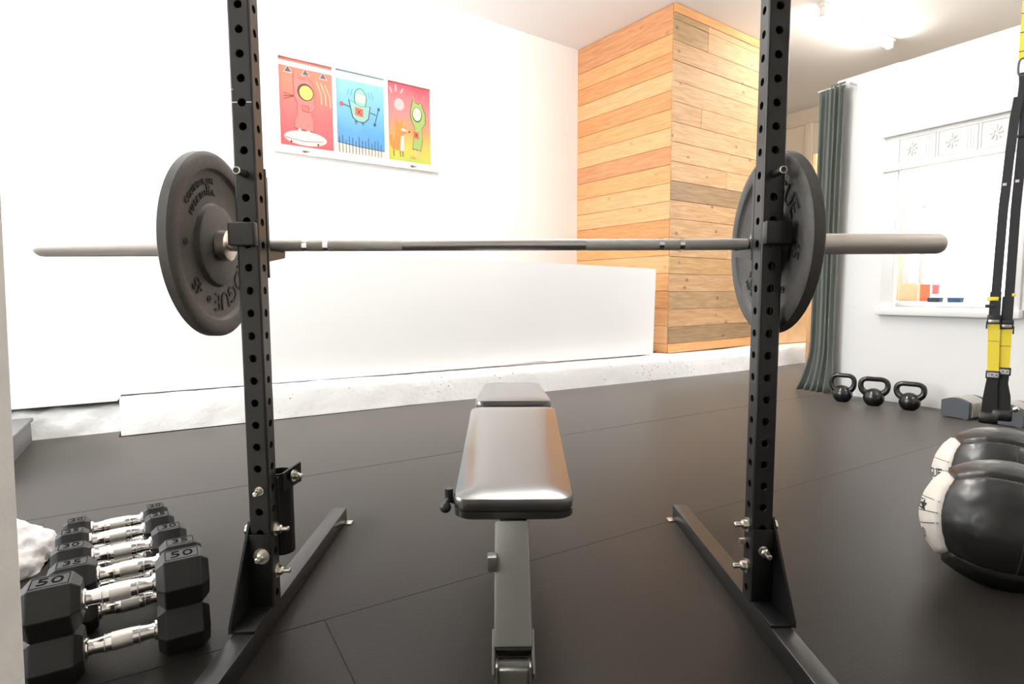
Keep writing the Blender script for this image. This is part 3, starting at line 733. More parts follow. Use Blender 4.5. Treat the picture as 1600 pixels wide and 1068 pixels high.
    for e_ in (-1.383, -0.231):
        bm = bmesh.new(); cyl(bm, (X(e_), -0.015, Z(2.674)), (X(e_), -0.015, Z(CZ) - 0.004), 0.0022, n=6); obj('hanging_wire', bm, M['wire'], t)
        bm = bmesh.new(); tube(bm, [(X(e_) + 0.010 * math.cos(a), -0.015, Z(2.686) + 0.010 * math.sin(a)) for a in [math.tau * j / 10 for j in range(10)]], 0.0025, 5, True); obj('screw_eye', bm, M['wire'], t)
art()

# ------------------------------------------------------------------ squat stands
UW, UD, HZ, HS, HR = 0.0484, 0.0468, 1.3952, 0.0508, 0.0089
def holed_tube(bm, z_lo_k=26, z_hi_k=-17, n=18):
    """square upright, centred on x,y, through-drilled on all four faces"""
    rc = 0.0045; wall_t = 0.004
    ks = list(range(z_hi_k, z_lo_k + 1))
    zt = HZ - z_hi_k * HS + HS / 2; zb = HZ - z_lo_k * HS - HS / 2
    for f in range(4):
        hw, hd = (UW / 2, UD / 2) if f % 2 == 0 else (UD / 2, UW / 2)
        rot = Matrix.Rotation(f * math.pi / 2, 3, 'Z')
        fw = hw - rc
        for k in ks:
            zc = HZ - k * HS
            inn, inb, out = [], [], []
            for i in range(n):
                a = math.tau * (i + 0.5) / n; c, s = math.cos(a), math.sin(a)
                tt = min(fw / abs(c) if abs(c) > 1e-6 else 9, (HS / 2) / abs(s) if abs(s) > 1e-6 else 9)
                inn.append(bm.verts.new(rot @ Vector((c * HR, -hd, zc + s * HR))))
                inb.append(bm.verts.new(rot @ Vector((c * HR, -hd + wall_t, zc + s * HR))))
                out.append((c * tt, s * tt))
            ov = [bm.verts.new(rot @ Vector((x, -hd, zc + z))) for x, z in out]
            corners = {}
            for i in range(n):
                j = (i + 1) % n
                bm.faces.new((inn[i], ov[i], ov[j], inn[j])); bm.faces.new((inb[i], inn[i], inn[j], inb[j]))
                a, b = out[i], out[j]
                if abs(abs(a[0]) - fw) < 1e-6 and abs(abs(b[1]) - HS / 2) < 1e-6 or abs(abs(b[0]) - fw) < 1e-6 and abs(abs(a[1]) - HS / 2) < 1e-6:
                    cxn = fw * (1 if a[0] + b[0] > 0 else -1); czn = HS / 2 * (1 if a[1] + b[1] > 0 else -1)
                    bm.faces.new((ov[i], bm.verts.new(rot @ Vector((cxn, -hd, zc + czn))), ov[j]))
        pts = [(fw + rc * math.sin(q), -hd + rc - rc * math.cos(q)) for q in (0, R(30), R(60), R(90))]
        A = [bm.verts.new(rot @ Vector((x, y, zb))) for x, y in pts]; Bv = [bm.verts.new(rot @ Vector((x, y, zt))) for x, y in pts]
        for i in range(3): bm.faces.new((A[i], A[i + 1], Bv[i + 1], Bv[i]))
    return zb, zt
def bolt(p0, d, name, par, head=0.011, washer=0.017, stud=0.03, nut=True, srad=0.0062):
    p0, d = Vector(p0), Vector(d).normalized()
    bm = bmesh.new()
    cyl(bm, p0, p0 + d * 0.0025, washer, n=24)
    cyl(bm, p0 + d * 0.0025, p0 + d * 0.0125, head, n=6)
    if nut:
        cyl(bm, p0 + d * 0.0125, p0 + d * 0.0155, head * 0.85, srad * 1.2, n=16)
        cyl(bm, p0 + d * 0.0155, p0 + d * stud, srad, n=14); cyl(bm, p0 + d * stud, p0 + d * (stud + 0.002), srad, srad * 0.7, n=14)
    return obj(name, bm, M['zinc'], par, 30)
def squat_stand(xc, s, label):
    """s=+1: the inner side of the stand is at +x"""
    t = thing('squat_stand', label, 'squat stand', (xc, UD / 2, 0))
    bm = bmesh.new(); zb, zt = holed_tube(bm); obj('upright', bm, M['frame'], t, 30, recalc=False)
    fl = 0.0469 / 2
    bm = bmesh.new(); bx(bm, -fl, fl, -0.56, 0.608, 0.002, 0.048, 0.0025); obj('base_tube', bm, M['frame'], t)
    bm = bmesh.new(); bx(bm, -fl + 0.002, fl - 0.002, 0.6085, 0.613, 0.0, 0.046, 0.001); obj('end_cap', bm, M['dark_plastic'], t)
    bm = bmesh.new(); bx(bm, (fl if s > 0 else -fl - 0.022), (fl + 0.022 if s > 0 else -fl), 0.575, 0.605, 0.0, 0.004, 0.001)
    obj('floor_tab', bm, M['zinc'], t)
    # foot bracket : face plate, flange on the base and a tapered gusset on the outer side
    out = -s * (UW / 2 + 0.0012); o2 = -s * (UW / 2 + 0.0068)
    xa, xb = sorted((o2, s * UW / 2))
    br = None
    bm = bmesh.new(); bx(bm, xa, xb, -UD / 2 - 0.006, -UD / 2 - 0.0003, 0.05, 0.226, 0.002)
    br = obj('foot_bracket', bm, M['frame_matte'], t)
    bm = bmesh.new(); bx(bm, xa, xb, -0.128, -UD / 2 - 0.006, 0.0484, 0.054, 0.001); obj('bracket_flange', bm, M['frame_matte'], br)
    bm = bmesh.new()
    pr = [(-UD / 2 + 0.008, 0.252), (-0.130, 0.062), (-0.131, 0.049), (0.131, 0.049), (0.130, 0.062), (UD / 2 - 0.008, 0.252)]
    prism(bm, [(out, y, z) for y, z in pr], (o2 - out, 0, 0)); obj('gusset', bm, M['frame_matte'], br)
    # hardware
    inn = s * UW / 2
    zs = (0.2268, 0.1252) if s > 0 else (0.2205, 0.1189)
    zs = (HZ - 23 * HS, HZ - 25 * HS)
    for z in zs: bolt((inn, 0.004, z), (s, 0, 0), 'bolt', t)
    bolt((o2, 0.002, HZ - 23 * HS), (-s, 0, 0), 'bolt', t, head=0.012, nut=False)
    bolt((0.0 + (0.004 if s > 0 else 0), -UD / 2 - 0.006, HZ - 24 * HS), (0, -1, 0), 'bolt', t, head=0.0115, washer=0.0185 if s > 0 else 0.012, stud=0.026 if s > 0 else 0.034)
    if s > 0:
        bolt((0.003, -UD / 2, HZ - 21 * HS), (0, -1, 0), 'bolt', t, head=0.008, washer=0.010, stud=0.026, srad=0.0055)
        # barbell storage tube behind the upright
        h = None
        bm = bmesh.new(); yc = UD / 2 + 0.034; xh = 0.018
        lathe(bm, [(0, 0.026), (0, 0.030), (0.20, 0.030), (0.20, 0.026), (0, 0.026)], (xh, yc, 0.150), (0, 0, 1), 32)
        h = obj('bar_holder', bm, M['frame_matte'], t)
        bm = bmesh.new(); prism(bm, [(xh + 0.015, yc - 0.028, 0.352), (xh + 0.040, yc + 0.02, 0.366), (xh + 0.040, yc + 0.02, 0.318), (xh + 0.018, yc - 0.028, 0.310)], (0.005, 0, 0)); obj('holder_ear', bm, M['frame'], h)
        bm = bmesh.new(); bx(bm, -0.02, xh + 0.01, UD / 2 + 0.0003, UD / 2 + 0.006, 0.16, 0.345, 0.001); obj('holder_plate', bm, M['frame'], h)
        bolt((xh + 0.036, yc - 0.006, 0.340), (1, -0.25, 0), 'bolt', t, head=0.009, washer=0.014, stud=0.022)
    else:
        bolt((inn, 0.018, HZ - 24 * HS + 0.004), (s, 0, 0), 'bolt', t, head=0.007, washer=0.008, nut=False)
    if s > 0:   # chalk height marks
        bm = bmesh.new()
        zz = HZ - 4 * HS
        bx(bm, -UW / 2 + 0.003, -0.0095, -UD / 2 - 0.0004, -UD / 2 - 0.0001, zz - 0.001, zz + 0.001); bx(bm, 0.0095, UW / 2 - 0.003, -UD / 2 - 0.0004, -UD / 2 - 0.0001, zz - 0.0004, zz + 0.0014)
        bx(bm, -UW / 2 + 0.001, -UW / 2 + 0.007, -UD / 2 - 0.0004, -UD / 2 - 0.0001, zz + 0.026, zz + 0.0275)
        obj('chalk_mark', bm, M['label_white'], t, 0)
    return t
XL, XR = -0.5464 - UW / 2, 0.5726 + UW / 2
squat_stand(XL, 1, 'left black drilled steel squat stand with a bar holder tube')
squat_stand(XR, -1, 'right black drilled steel squat stand standing before the timber boxing')

BARX, BARY, BARZ = -0.0276, 0.1191, 0.8942
def j_cup(xc, s, label):
    t = thing('j_cup', label, 'j-cup', (xc, 0, 0), group=None)
    hw = UW / 2
    bm = bmesh.new(); bx(bm, -hw + 0.001, hw + 0.001 if s > 0 else hw - 0.001, UD + 0.0006, UD + 0.0075, 0.815, 1.061, 0.001)
    obj('back_plate', bm, M['frame'], t)
    bm = bmesh.new(); bx(bm, -hw + 0.003, hw - 0.001, UD + 0.0078, UD + 0.019, 0.862, 1.045, 0.002); obj('plastic_liner', bm, M['dark_plastic'], t)
    bm = bmesh.new(); prism(bm, [(-hw, UD + 0.0078, 0.852), (-hw, BARY + 0.038, 0.866), (-hw, BARY + 0.047, 0.907), (-hw, BARY + 0.040, 0.909), (-hw, BARY + 0.030, 0.8795), (-hw, UD + 0.0195, 0.8795), (-hw, UD + 0.0078, 0.8795)], (UW - 0.002 if s > 0 else UW - 0.018, 0, 0))
    obj('shelf', bm, M['frame'], t)
    # wrap block on the front of the upright and its outer strap
    x0, x1 = (-hw - 0.010, hw) if s > 0 else (-hw, hw + 0.010)
    bm = bmesh.new(); bx(bm, x0, x1, -0.022, -0.0006, 0.883, 0.9345, 0.004, 3); b = obj('wrap_block', bm, M['frame'], t)
    xs = (-hw - 0.010, -hw - 0.0014) if s > 0 else (hw + 0.0014, hw + 0.010)
    bm = bmesh.new(); bx(bm, *xs, -0.004, UD + 0.0075, 0.883, 0.9345, 0.001); obj('outer_strap', bm, M['frame'], t)
    z = HZ - 7 * HS
    bm = bmesh.new(); cyl(bm, (0, UD + 0.006, z), (0, -0.040, z), 0.0080, n=20); pn = obj('pin', bm, M['frame'], t)
    bm = bmesh.new(); lathe(bm, [(0, 0.0062), (0, 0.0082), (0.002, 0.0078), (0.002, 0.0064), (0, 0.0062)], (0, -0.040, z), (0, -1, 0), 24); obj('pin_rim', bm, M['steel'], pn)
j_cup(XL, 1, 'black j-cup holding the bar on the left squat stand')
j_cup(XR, -1, 'black j-cup holding the bar on the right squat stand')

# ------------------------------------------------------------------ barbell and plates
def barbell():
    t = thing('barbell', 'long steel olympic barbell resting across the two stands', 'barbell', (BARX, BARY, BARZ))
    def seg(name, a, b, r, m, n=28):
        bm = bmesh.new(); lathe(bm, [(a, 0), (a, r), (b, r), (b, 0)], (0, 0, 0), (1, 0, 0), n); return obj(name, bm, m, t)
    seg('shaft', -0.222, 0.222, 0.0138, M['shaft'])
    for s in (-1, 1):
        for a, b in ((0.222, 0.400), (0.412, 0.450), (0.462, 0.615)):
            seg('knurling', *sorted((s * a, s * b)), 0.0140, M['knurl'])
        for a in (0.400, 0.450):
            seg('ring_mark', *sorted((s * a, s * (a + 0.012))), 0.0136, M['chrome'])
        seg('shaft_end', *sorted((s * 0.615, s * 0.66)), 0.0136, M['shaft'])
        bm = bmesh.new(); q = s
        lathe(bm, [(0.0, 0), (0.0, 0.034), (0.0015, 0.0362), (0.0225, 0.0368), (0.0235, 0.036), (0.0235, 0)], (q * 0.636, 0, 0), (q, 0, 0), 40); obj('collar', bm, M['collar'], t)
        bm = bmesh.new()
        lathe(bm, [(0.0, 0), (0.0, 0.025), (0.428, 0.025), (0.436, 0.0240), (0.4425, 0.0205), (0.445, 0.015), (0.4455, 0)], (q * 0.6545, 0, 0), (q, 0, 0), 40); obj('sleeve', bm, M['steel'], t)
barbell()

def arc_text(bm_out, s, size, rad, a0, ext, side):
    """letters round the plate face with their tops outward; a0 = clockwise angle of the text's middle. side=+1 face looks to +x"""
    tb = text_bm(s, size, ext)
    for v in tb.verts:
        x, y, z = v.co
        a = a0 + x / rad; r = rad + y
        # viewer's right is +y for a face that looks to +x, and -y for one that looks to -x
        v.co = Vector((side * (z + ext), side * r * math.sin(a), r * math.cos(a)))
    join(bm_out, tb)
def bumper(xin, thick, side, label, ang):
    """xin = x of the inner face; side = direction that face looks to"""
    t = thing('bumper_plate', label, 'weight plate', (xin, BARY, BARZ))
    Rr = 0.2172
    def sx(d): return d      # depth measured from inner face, away from the face
    bm = bmesh.new()
    rim = 0.006
    prof = [(0.000, 0.0262), (0.000, 0.090), (0.002, 0.094), (0.010, 0.0975), (0.0120, 0.100), (0.0120, 0.170), (0.0095, 0.1745), (0.002, 0.179), (0.0005, 0.182), (0.0005, 0.205), (0.003, Rr - 0.004), (0.006, Rr),
            (thick - 0.006, Rr), (thick - 0.003, Rr - 0.004), (thick, 0.205), (thick, 0.182), (thick - 0.010, 0.172), (thick - 0.011, 0.098), (thick, 0.090), (thick, 0.0262), (0.0, 0.0262)]
    lathe(bm, prof, (0, 0, 0), (-side, 0, 0), 96)
    obj('disc', bm, M['bumper'], t, 32)
    bm = bmesh.new(); lathe(bm, [(0.0005, 0.0252), (-0.0005, 0.0262), (-0.0005, 0.031), (0.0005, 0.032)], (0, 0, 0), (-side, 0, 0), 48); obj('steel_insert', bm, M['steel'], t)
    def place(s_, size, rad, a, name='lettering'):
        b_ = bmesh.new(); arc_text(b_, s_, size, rad, a, 0.0011, side)
        for v in b_.verts: v.co.x += -side * 0.0120
        obj(name, b_, M['bumper_text'], t, 0)
    place('ROGUE', 0.062, 0.133, ang)
    e = ang + 0.97
    for a, rr in ((e + 0.0, 0.135), (e + 1.22, 0.135), (ang - 0.86, 0.135), (e + 2.6, 0.135)):
        b_ = bmesh.new()
        tube(b_, [(-side * 0.0115, side * (rr * math.sin(a)) + 0.0075 * math.cos(k), rr * math.cos(a) + 0.0075 * math.sin(k)) for k in [math.tau * j / 14 for j in range(14)]], 0.0013, 6, True)
        lathe(b_, [(-0.0005, 0.004), (0.0012, 0.003), (0.0012, 0)], (-side * 0.0120, side * rr * math.sin(a), rr * math.cos(a)), (side, 0, 0), 10)
        obj('rivet_mark', b_, M['bumper_text'], t)
    place('45', 0.046, 0.133, e + 0.42)
    place('COLUMBUS, OH', 0.020, 0.150, e + 2.3); place('MADE IN U.S.A.', 0.020, 0.124, e + 2.3)
    return t
bumper(-0.6872, 0.031, 1, 'black rubber bumper plate on the left sleeve of the bar', R(144))
bumper(0.6320, 0.036, -1, 'black rubber bumper plate on the right sleeve of the bar', R(20))

# ------------------------------------------------------------------ bench
def pad(bm, w0, w1, y0, y1, th, ny=14, rad=0.022):
    """cushion: rounded in plan and in section, flat underside; y0 width w0, y1 width w1"""
    N = []
    def outline(off):
        pts = []
        c = 0.03 - off * 0.3
        for (sx, yy, wd, a0) in ((1, y0, w0, -90), (1, y1, w1, 0), (-1, y1, w1, 90), (-1, y0, w0, 180)):
            sy = -1 if yy == y0 else 1
            cx, cy = sx * (wd / 2 - off - c), yy - sy * (off + c)
            for k in range(6):
                a = R(a0 + k * 18); pts.append((cx + c * math.cos(a), cy + c * math.sin(a)))
        return pts
    rings = []
    for off, z in ((0.006, -th), (0.0, -th + 0.005), (0.0, -th * 0.62), (0.0035, -th * 0.585), (0.0, -th * 0.55), (-0.001, -th * 0.2), (0.002, -th * 0.07), (0.007, -0.002), (0.016, 0.0), (0.035, 0.003), (0.06, 0.0045)):
        rings.append([bm.verts.new((x, y, z)) for x, y in outline(off)])
    n = len(rings[0])
    for a, b in zip(rings, rings[1:]):
        for i in range(n): bm.faces.new((a[i], a[(i + 1) % n], b[(i + 1) % n], b[i]))
    bm.faces.new(rings[0][::-1]); bm.faces.new(rings[-1])
def bench():
    t = thing('weight_bench', 'black padded adjustable bench on a grey metal frame', 'bench', (0.012, 0, 0))
    # back pad, tilted up away from the camera
    a = math.atan2(0.441 - 0.386, 0.430 + 0.207)
    bm = bmesh.new(); pad(bm, 0.236, 0.250, 0.0, 0.640, 0.047); o = obj('back_pad', bm, [M['vinyl']], t, 40)
    o.location = (0, -0.212, 0.383); o.rotation_euler = (a, 0, R(-0.8))
    for x in (-0.055, 0.06):
        b_ = bmesh.new(); cyl(b_, (x, 0.06, -0.047), (x, 0.06, -0.072), 0.004, 0.002, 8); obj('pad_screw', b_, M['bench_metal'], o)
    bm = bmesh.new(); pad(bm, 0.244, 0.214, 0.0, 0.45, 0.047); o = obj('seat_pad', bm, [M['vinyl']], t, 40)
    o.location = (0.012, 0.522, 0.437); o.rotation_euler = (R(-1.6), 0, 0)
    # neck: box section sloping from under the pad to the foot hinge
    p0, p1 = Vector((-0.004, -0.3855, 0.192)), Vector((-0.001, -0.185, 0.3475 + 0.035))
    d = (p1 - p0).normalized(); L = (p1 - p0).length
    ang = math.atan2(d.z, d.y)
    mt = Matrix.Translation(p0) @ Matrix.Rotation(ang, 4, 'X')
    b_ = bmesh.new(); bx(b_, -0.0325, 0.0325, 0, L - 0.055, -0.05, 0.0, 0.004, 2); b_.transform(mt); obj('neck_tube', b_, M['bench_metal'], t)
    b_ = bmesh.new(); bx(b_, -0.029, 0.029, -0.004, 0.004, -0.046, -0.004, 0.001); b_.transform(mt); obj('tube_cap', b_, M['dark_plastic'], t)
    for s in (-1, 1):
        b_ = bmesh.new(); bx(b_, s * 0.033 - 0.0025, s * 0.033 + 0.0025, -0.04, 0.03, -0.046, -0.004, 0.002); b_.transform(mt); obj('hinge_ear', b_, M['bench_metal'], t)
    b_ = bmesh.new(); q = mt @ Vector((0, -0.022, -0.022)); cyl(b_, q - Vector((0.036, 0, 0)), q + Vector((0.036, 0, 0)), 0.0095, n=20); obj('hinge_pin', b_, M['bench_metal'], t)
    b_ = bmesh.new(); bx(b_, q.x - 0.0255, q.x + 0.0255, q.y - 0.020, q.y + 0.018, 0.045, q.z + 0.004, 0.004); obj('front_leg', b_, M['bench_metal'], t)
    for s in (-1, 1):
        b_ = bmesh.new(); bx(b_, q.x + s * 0.0275 - 0.002, q.x + s * 0.0275 + 0.002, q.y - 0.024, q.y + 0.022, 0.10, q.z + 0.012, 0.001); obj('leg_plate', b_, M['bench_metal'], t)
    b_ = bmesh.new(); bx(b_, -0.20, 0.20, q.y - 0.024, q.y + 0.024, 0.0, 0.045, 0.006); obj('front_foot', b_, M['bench_metal'], t)
    # spine and rear leg under the pads
    b_ = bmesh.new(); bx(b_, -0.028, 0.028, -0.19, 0.93, 0.262, 0.318, 0.004); obj('spine_tube', b_, M['bench_metal'], t)
    b_ = bmesh.new(); bx(b_, -0.026, 0.026, 0.83, 0.88, 0.045, 0.262, 0.004); obj('rear_leg', b_, M['bench_metal'], t)
    b_ = bmesh.new(); bx(b_, -0.10, 0.10, 0.83, 0.88, 0.0, 0.045, 0.006); obj('rear_foot', b_, M['bench_metal'], t)
    for y in (-0.10, 0.28, 0.72):
        b_ = bmesh.new(); bx(b_, -0.04, 0.04, y - 0.015, y + 0.015, 0.316, 0.344 + max(0, (y + 0.2)) * 0.085 if y < 0.5 else 0.388, 0.002); obj('pad_bracket', b_, M['bench_metal'], t)
    # pop pin lug on the neck and the ladder lever at the left of the pad
    b_ = bmesh.new(); q2 = Vector((-0.0335, -0.285, 0.283)); bx(b_, q2.x - 0.016, q2.x + 0.002, q2.y - 0.012, q2.y + 0.012, q2.z - 0.006, q2.z + 0.022, 0.003); obj('lug', b_, M['bench_metal'], t)
    b_ = bmesh.new(); cyl(b_, (-0.10, -0.155, 0.352), (-0.134, -0.160, 0.366), 0.007, n=12); lv = obj('lever', b_, M['dark_plastic'], t)
    b_ = bmesh.new(); cyl(b_, (-0.130, -0.160, 0.386), (-0.130, -0.160, 0.362), 0.0085, n=14); obj('lever_grip', b_, M['dark_plastic'], lv)
    b_ = bmesh.new(); bmesh.ops.create_uvsphere(b_, u_segments=16, v_segments=10, radius=0.0115)
    b_.transform(Matrix.Translation((-0.136, -0.174, 0.352))); cyl(b_, (-0.131, -0.163, 0.366), (-0.136, -0.174, 0.352), 0.006, n=10); obj('lever_knob', b_, M['dark_plastic'], lv)
bench()

# ------------------------------------------------------------------ hex dumbbells: five stacked pairs
def hex_head(bm, x0, x1, a):
    """hexagonal head along x with flats top and bottom; a = apothem"""
    r = a / math.cos(math.pi / 6)
    L = x1 - x0; c = min(0.016, L * 0.2)
    lathe(bm, [(0, 0), (0.0, r * 0.72), (c, r), (L - c, r), (L, r * 0.72), (L, 0)], (x0, 0, 0), (1, 0, 0), 6, rot=0.0)
def dumbbell(L_, Rr_, z, a, hl, num, label, group):
    L_, Rr_ = Vector((*L_, 0)), Vector((*Rr_, 0)); d = Rr_ - L_; mid = (L_ + Rr_) / 2; D = d.length
    t = thing('hex_dumbbell', label, 'dumbbell', (mid.x, mid.y, z), math.atan2(d.y, d.x), group)
    for s in (-1, 1):
        x0, x1 = s * D / 2 - hl / 2, s * D / 2 + hl / 2
        bm = bmesh.new(); hex_head(bm, x0, x1, a)
        # rotate the hexagon so that a flat faces up
        zs = max(v.co.z for v in bm.verts)
        if zs > a * 1.05: bm.transform(Matrix.Rotation(math.pi / 6, 4, 'X'))
        bmesh.ops.bevel(bm, geom=[e for e in bm.edges], offset=0.0016, segments=1, affect='EDGES')
        h = obj('head', bm, M['hex'], t, 20)
        fw = a * 1.1547 * 0.5
        b_ = text_bm(num, a * 0.84, 0.0005)
        b_.transform(Matrix.Translation((s * D / 2, 0, a + 0.0003)) @ Matrix.Diagonal((1.05, 1.0, 1.0, 1.0)))
        for q in ((-0.30, -0.285, -1, 1), (0.285, 0.30, -1, 1), (-0.30, 0.30, 0.94, 1.0), (-0.30, 0.30, -1.0, -0.94)):
            bx(b_, s * D / 2 + q[0] * hl * 1.05, s * D / 2 + q[1] * hl * 1.05, q[2] * fw * 0.80, q[3] * fw * 0.80, a - 0.0004, a + 0.0006)
        obj('number', b_, M['hex_text'], h, 0)
        b_ = bmesh.new(); xi = s * (D / 2 - hl / 2)
        lathe(b_, [(-0.002, 0.021), (0.006, 0.021), (0.008, 0.019), (0.008, 0.0)], (xi + s * 0.002, 0, 0), (-s, 0, 0), 28); obj('collar', b_, M['chrome'], t)
    H = D / 2 - hl / 2
    bm = bmesh.new(); lathe(bm, [(-H, 0), (-H, 0.0165), (-H * 0.93, 0.0168), (-H * 0.80, 0.0150), (-H * 0.55, 0.0165), (-H * 0.42, 0.0182), (H * 0.42, 0.0182), (H * 0.55, 0.0165), (H * 0.80, 0.0150), (H * 0.93, 0.0168), (H, 0.0165), (H, 0)], (0, 0, 0), (1, 0, 0), 32)
    hd = obj('handle', bm, M['chrome'], t)
    for a_, b2, rr in ((-0.30, 0.30, 0.0188), (-0.50, -0.46, 0.0184), (0.46, 0.50, 0.0184)):
        bm = bmesh.new(); lathe(bm, [(H * a_, rr - 0.001), (H * a_ + 0.0006, rr), (H * b2 - 0.0006, rr), (H * b2, rr - 0.001)], (0, 0, 0), (1, 0, 0), 32); obj('knurling', bm, M['chrome_knurl'], hd)
    return t
DB = [  # left head centre, right head centre, apothem, head length, number, where
    ((-0.912, -0.183), (-0.718, -0.066), 0.053, 0.100, '50', 'nearest stack, at the front'),
    ((-0.995, -0.016), (-0.814, 0.097), 0.0425, 0.090, '35', 'second stack from the front'),
    ((-1.079, 0.094), (-0.905, 0.207), 0.0405, 0.080, '30', 'middle stack of five'),
    ((-1.164, 0.212), (-1.000, 0.324), 0.0375, 0.072, '25', 'fourth stack from the front'),
    ((-1.230, 0.318), (-1.072, 0.424), 0.0345, 0.064, '20', 'rearmost stack'),
]
for L_, R_, a, hl, num, where in DB:
    for lvl in (0, 1):
        dl = (0.004, -0.003) if lvl else (0, 0)
        dumbbell((L_[0] + dl[0], L_[1] + dl[1]), (R_[0] + dl[0], R_[1] + dl[1]), a * (1 + 2 * lvl) + 0.0006 * (1 + lvl), a, hl, num,
                 '%s black hex dumbbell with chrome handle, %s' % ('upper' if lvl else 'lower', where), 'hex dumbbells stacked in pairs by the left wall end')

# ------------------------------------------------------------------ kettlebells
def kettlebell(p, rz, label, rb, hw, ht, hr):
    """rb body radius, hw handle outer half width, ht total height, hr handle rod radius"""
    t = thing('kettlebell', label, 'kettlebell', p, rz, 'kettlebells along the partition')
    bm = bmesh.new(); zc = rb * 0.86
    prof = [(0.0, 0), (0.0, rb * 0.55)]
    for k in range(15):
        a = R(-58 + k * (58 + 74) / 14); prof.append((zc + rb * math.sin(a), rb * math.cos(a)))
    prof.append((zc + rb, 0)); lathe(bm, prof, (0, 0, 0), (0, 0, 1), 36); obj('body', bm, M['kettle'], t, 50)
    bm = bmesh.new(); zb = zc + rb * 0.45; top = ht - hr
    ctrl = [(-rb * 0.62, zb - 0.006), (-(hw - hr) * 0.88, zb + (top - zb) * 0.20), (-(hw - hr), zb + (top - zb) * 0.52), (-(hw - hr) * 0.92, zb + (top - zb) * 0.84), (-(hw - hr) * 0.60, top), (0, top + 0.001)]
    pts = ctrl + [(-x, z) for x, z in ctrl[::-1][1:]]
    P = [Vector((x, 0, z)) for x, z in pts]; S = []
    for i in range(len(P) - 1):      # catmull-rom smoothing
        a, b, c, d = P[max(i - 1, 0)], P[i], P[i + 1], P[min(i + 2, len(P) - 1)]
        for k in range(6):
            u = k / 6; S.append(0.5 * ((2 * b) + (c - a) * u + (2 * a - 5 * b + 4 * c - d) * u * u + (3 * b - a - 3 * c + d) * u ** 3))
    S.append(P[-1])
    m = len(S) - 1
    tube(bm, S, [hr * (1 + 0.45 * abs(2 * i / m - 1) ** 4) for i in range(m + 1)], 14); obj('handle', bm, M['kettle'], t, 60)
hd = R(-42)
kettlebell(W(3.42, 1.155), hd, 'glossy black kettlebell nearest the curtain', 0.063, 0.086, 0.200, 0.0155)
kettlebell(W(3.455, 0.962), hd + 0.1, 'glossy black kettlebell in the middle of the three', 0.064, 0.095, 0.196, 0.0165)
kettlebell(W(3.50, 0.76), hd - 0.05, 'glossy black kettlebell nearest the grey adjustable dumbbell', 0.062, 0.092, 0.186, 0.0165)

# ------------------------------------------------------------------ adjustable dumbbells
def adjustable(p, rz, label):
    t = thing('adjustable_dumbbell', label, 'dumbbell', p, rz, 'adjustable dumbbells by the partition')
    # axis along local x; grey cradle end at x=0 facing the room
    def block(name, x0, x1, w_, h, m, arch=0.022, z0=0.0, par=t):
        bm = bmesh.new(); n = 12
        poly = [(x0, -w_ / 2, z0), (x0, -w_ / 2 * 0.93, h - arch)]
        poly = [(x0, -w_ / 2 + 0.012, z0), (x0, -w_ * 0.28, z0 + 0.008), (x0, w_ * 0.28, z0 + 0.008), (x0, w_ / 2 - 0.012, z0), (x0, w_ / 2, z0 + 0.01), (x0, w_ / 2, h - arch)]
        for k in range(1, n): poly.append((x0, w_ / 2 - w_ * k / n, h - arch + arch * math.sin(math.pi * k / n)))
        poly += [(x0, -w_ / 2, h - arch), (x0, -w_ / 2, z0 + 0.01)]
        prism(bm, poly, (x1 - x0, 0, 0)); return obj(name, bm, m, par)
    block('end_plate', 0.0, 0.022, 0.150, 0.128, M['adj_grey'])
    for k in range(6): block('weight_plate', 0.032 + 0.0185 * k, 0.040 + 0.0185 * k, 0.158, 0.132, M['adj_white'], 0.03, 0.006)
    block('gap_shade_block', 0.022, 0.198, 0.120, 0.105, M['dark_plastic'], 0.02, 0.012)  # dark block added so the gaps between plates look shaded
    bm = bmesh.new(); lathe(bm, [(0, 0), (0, 0.016), (0.10, 0.019), (0.20, 0.016), (0.20, 0)], (0.015, 0, 0.068), (1, 0, 0), 18); obj('handle', bm, M['dark_plastic'], t)
    block('end_plate', 0.198, 0.215, 0.150, 0.128, M['adj_grey'])
    for k in range(2): block('weight_plate', 0.152 + 0.0185 * k, 0.160 + 0.0185 * k, 0.158, 0.132, M['adj_white'], 0.03, 0.006)
    bm = bmesh.new(); bx(bm, 0.005, 0.21, -0.06, 0.06, 0.0, 0.012, 0.002); obj('tray', bm, M['dark_plastic'], t)
adjustable(W(3.445, 0.485), A0 - R(4), 'grey adjustable dumbbell right of the kettlebells')
adjustable(W(3.45, 0.235), A0 + R(4), 'grey adjustable dumbbell half hidden behind the hanging straps')

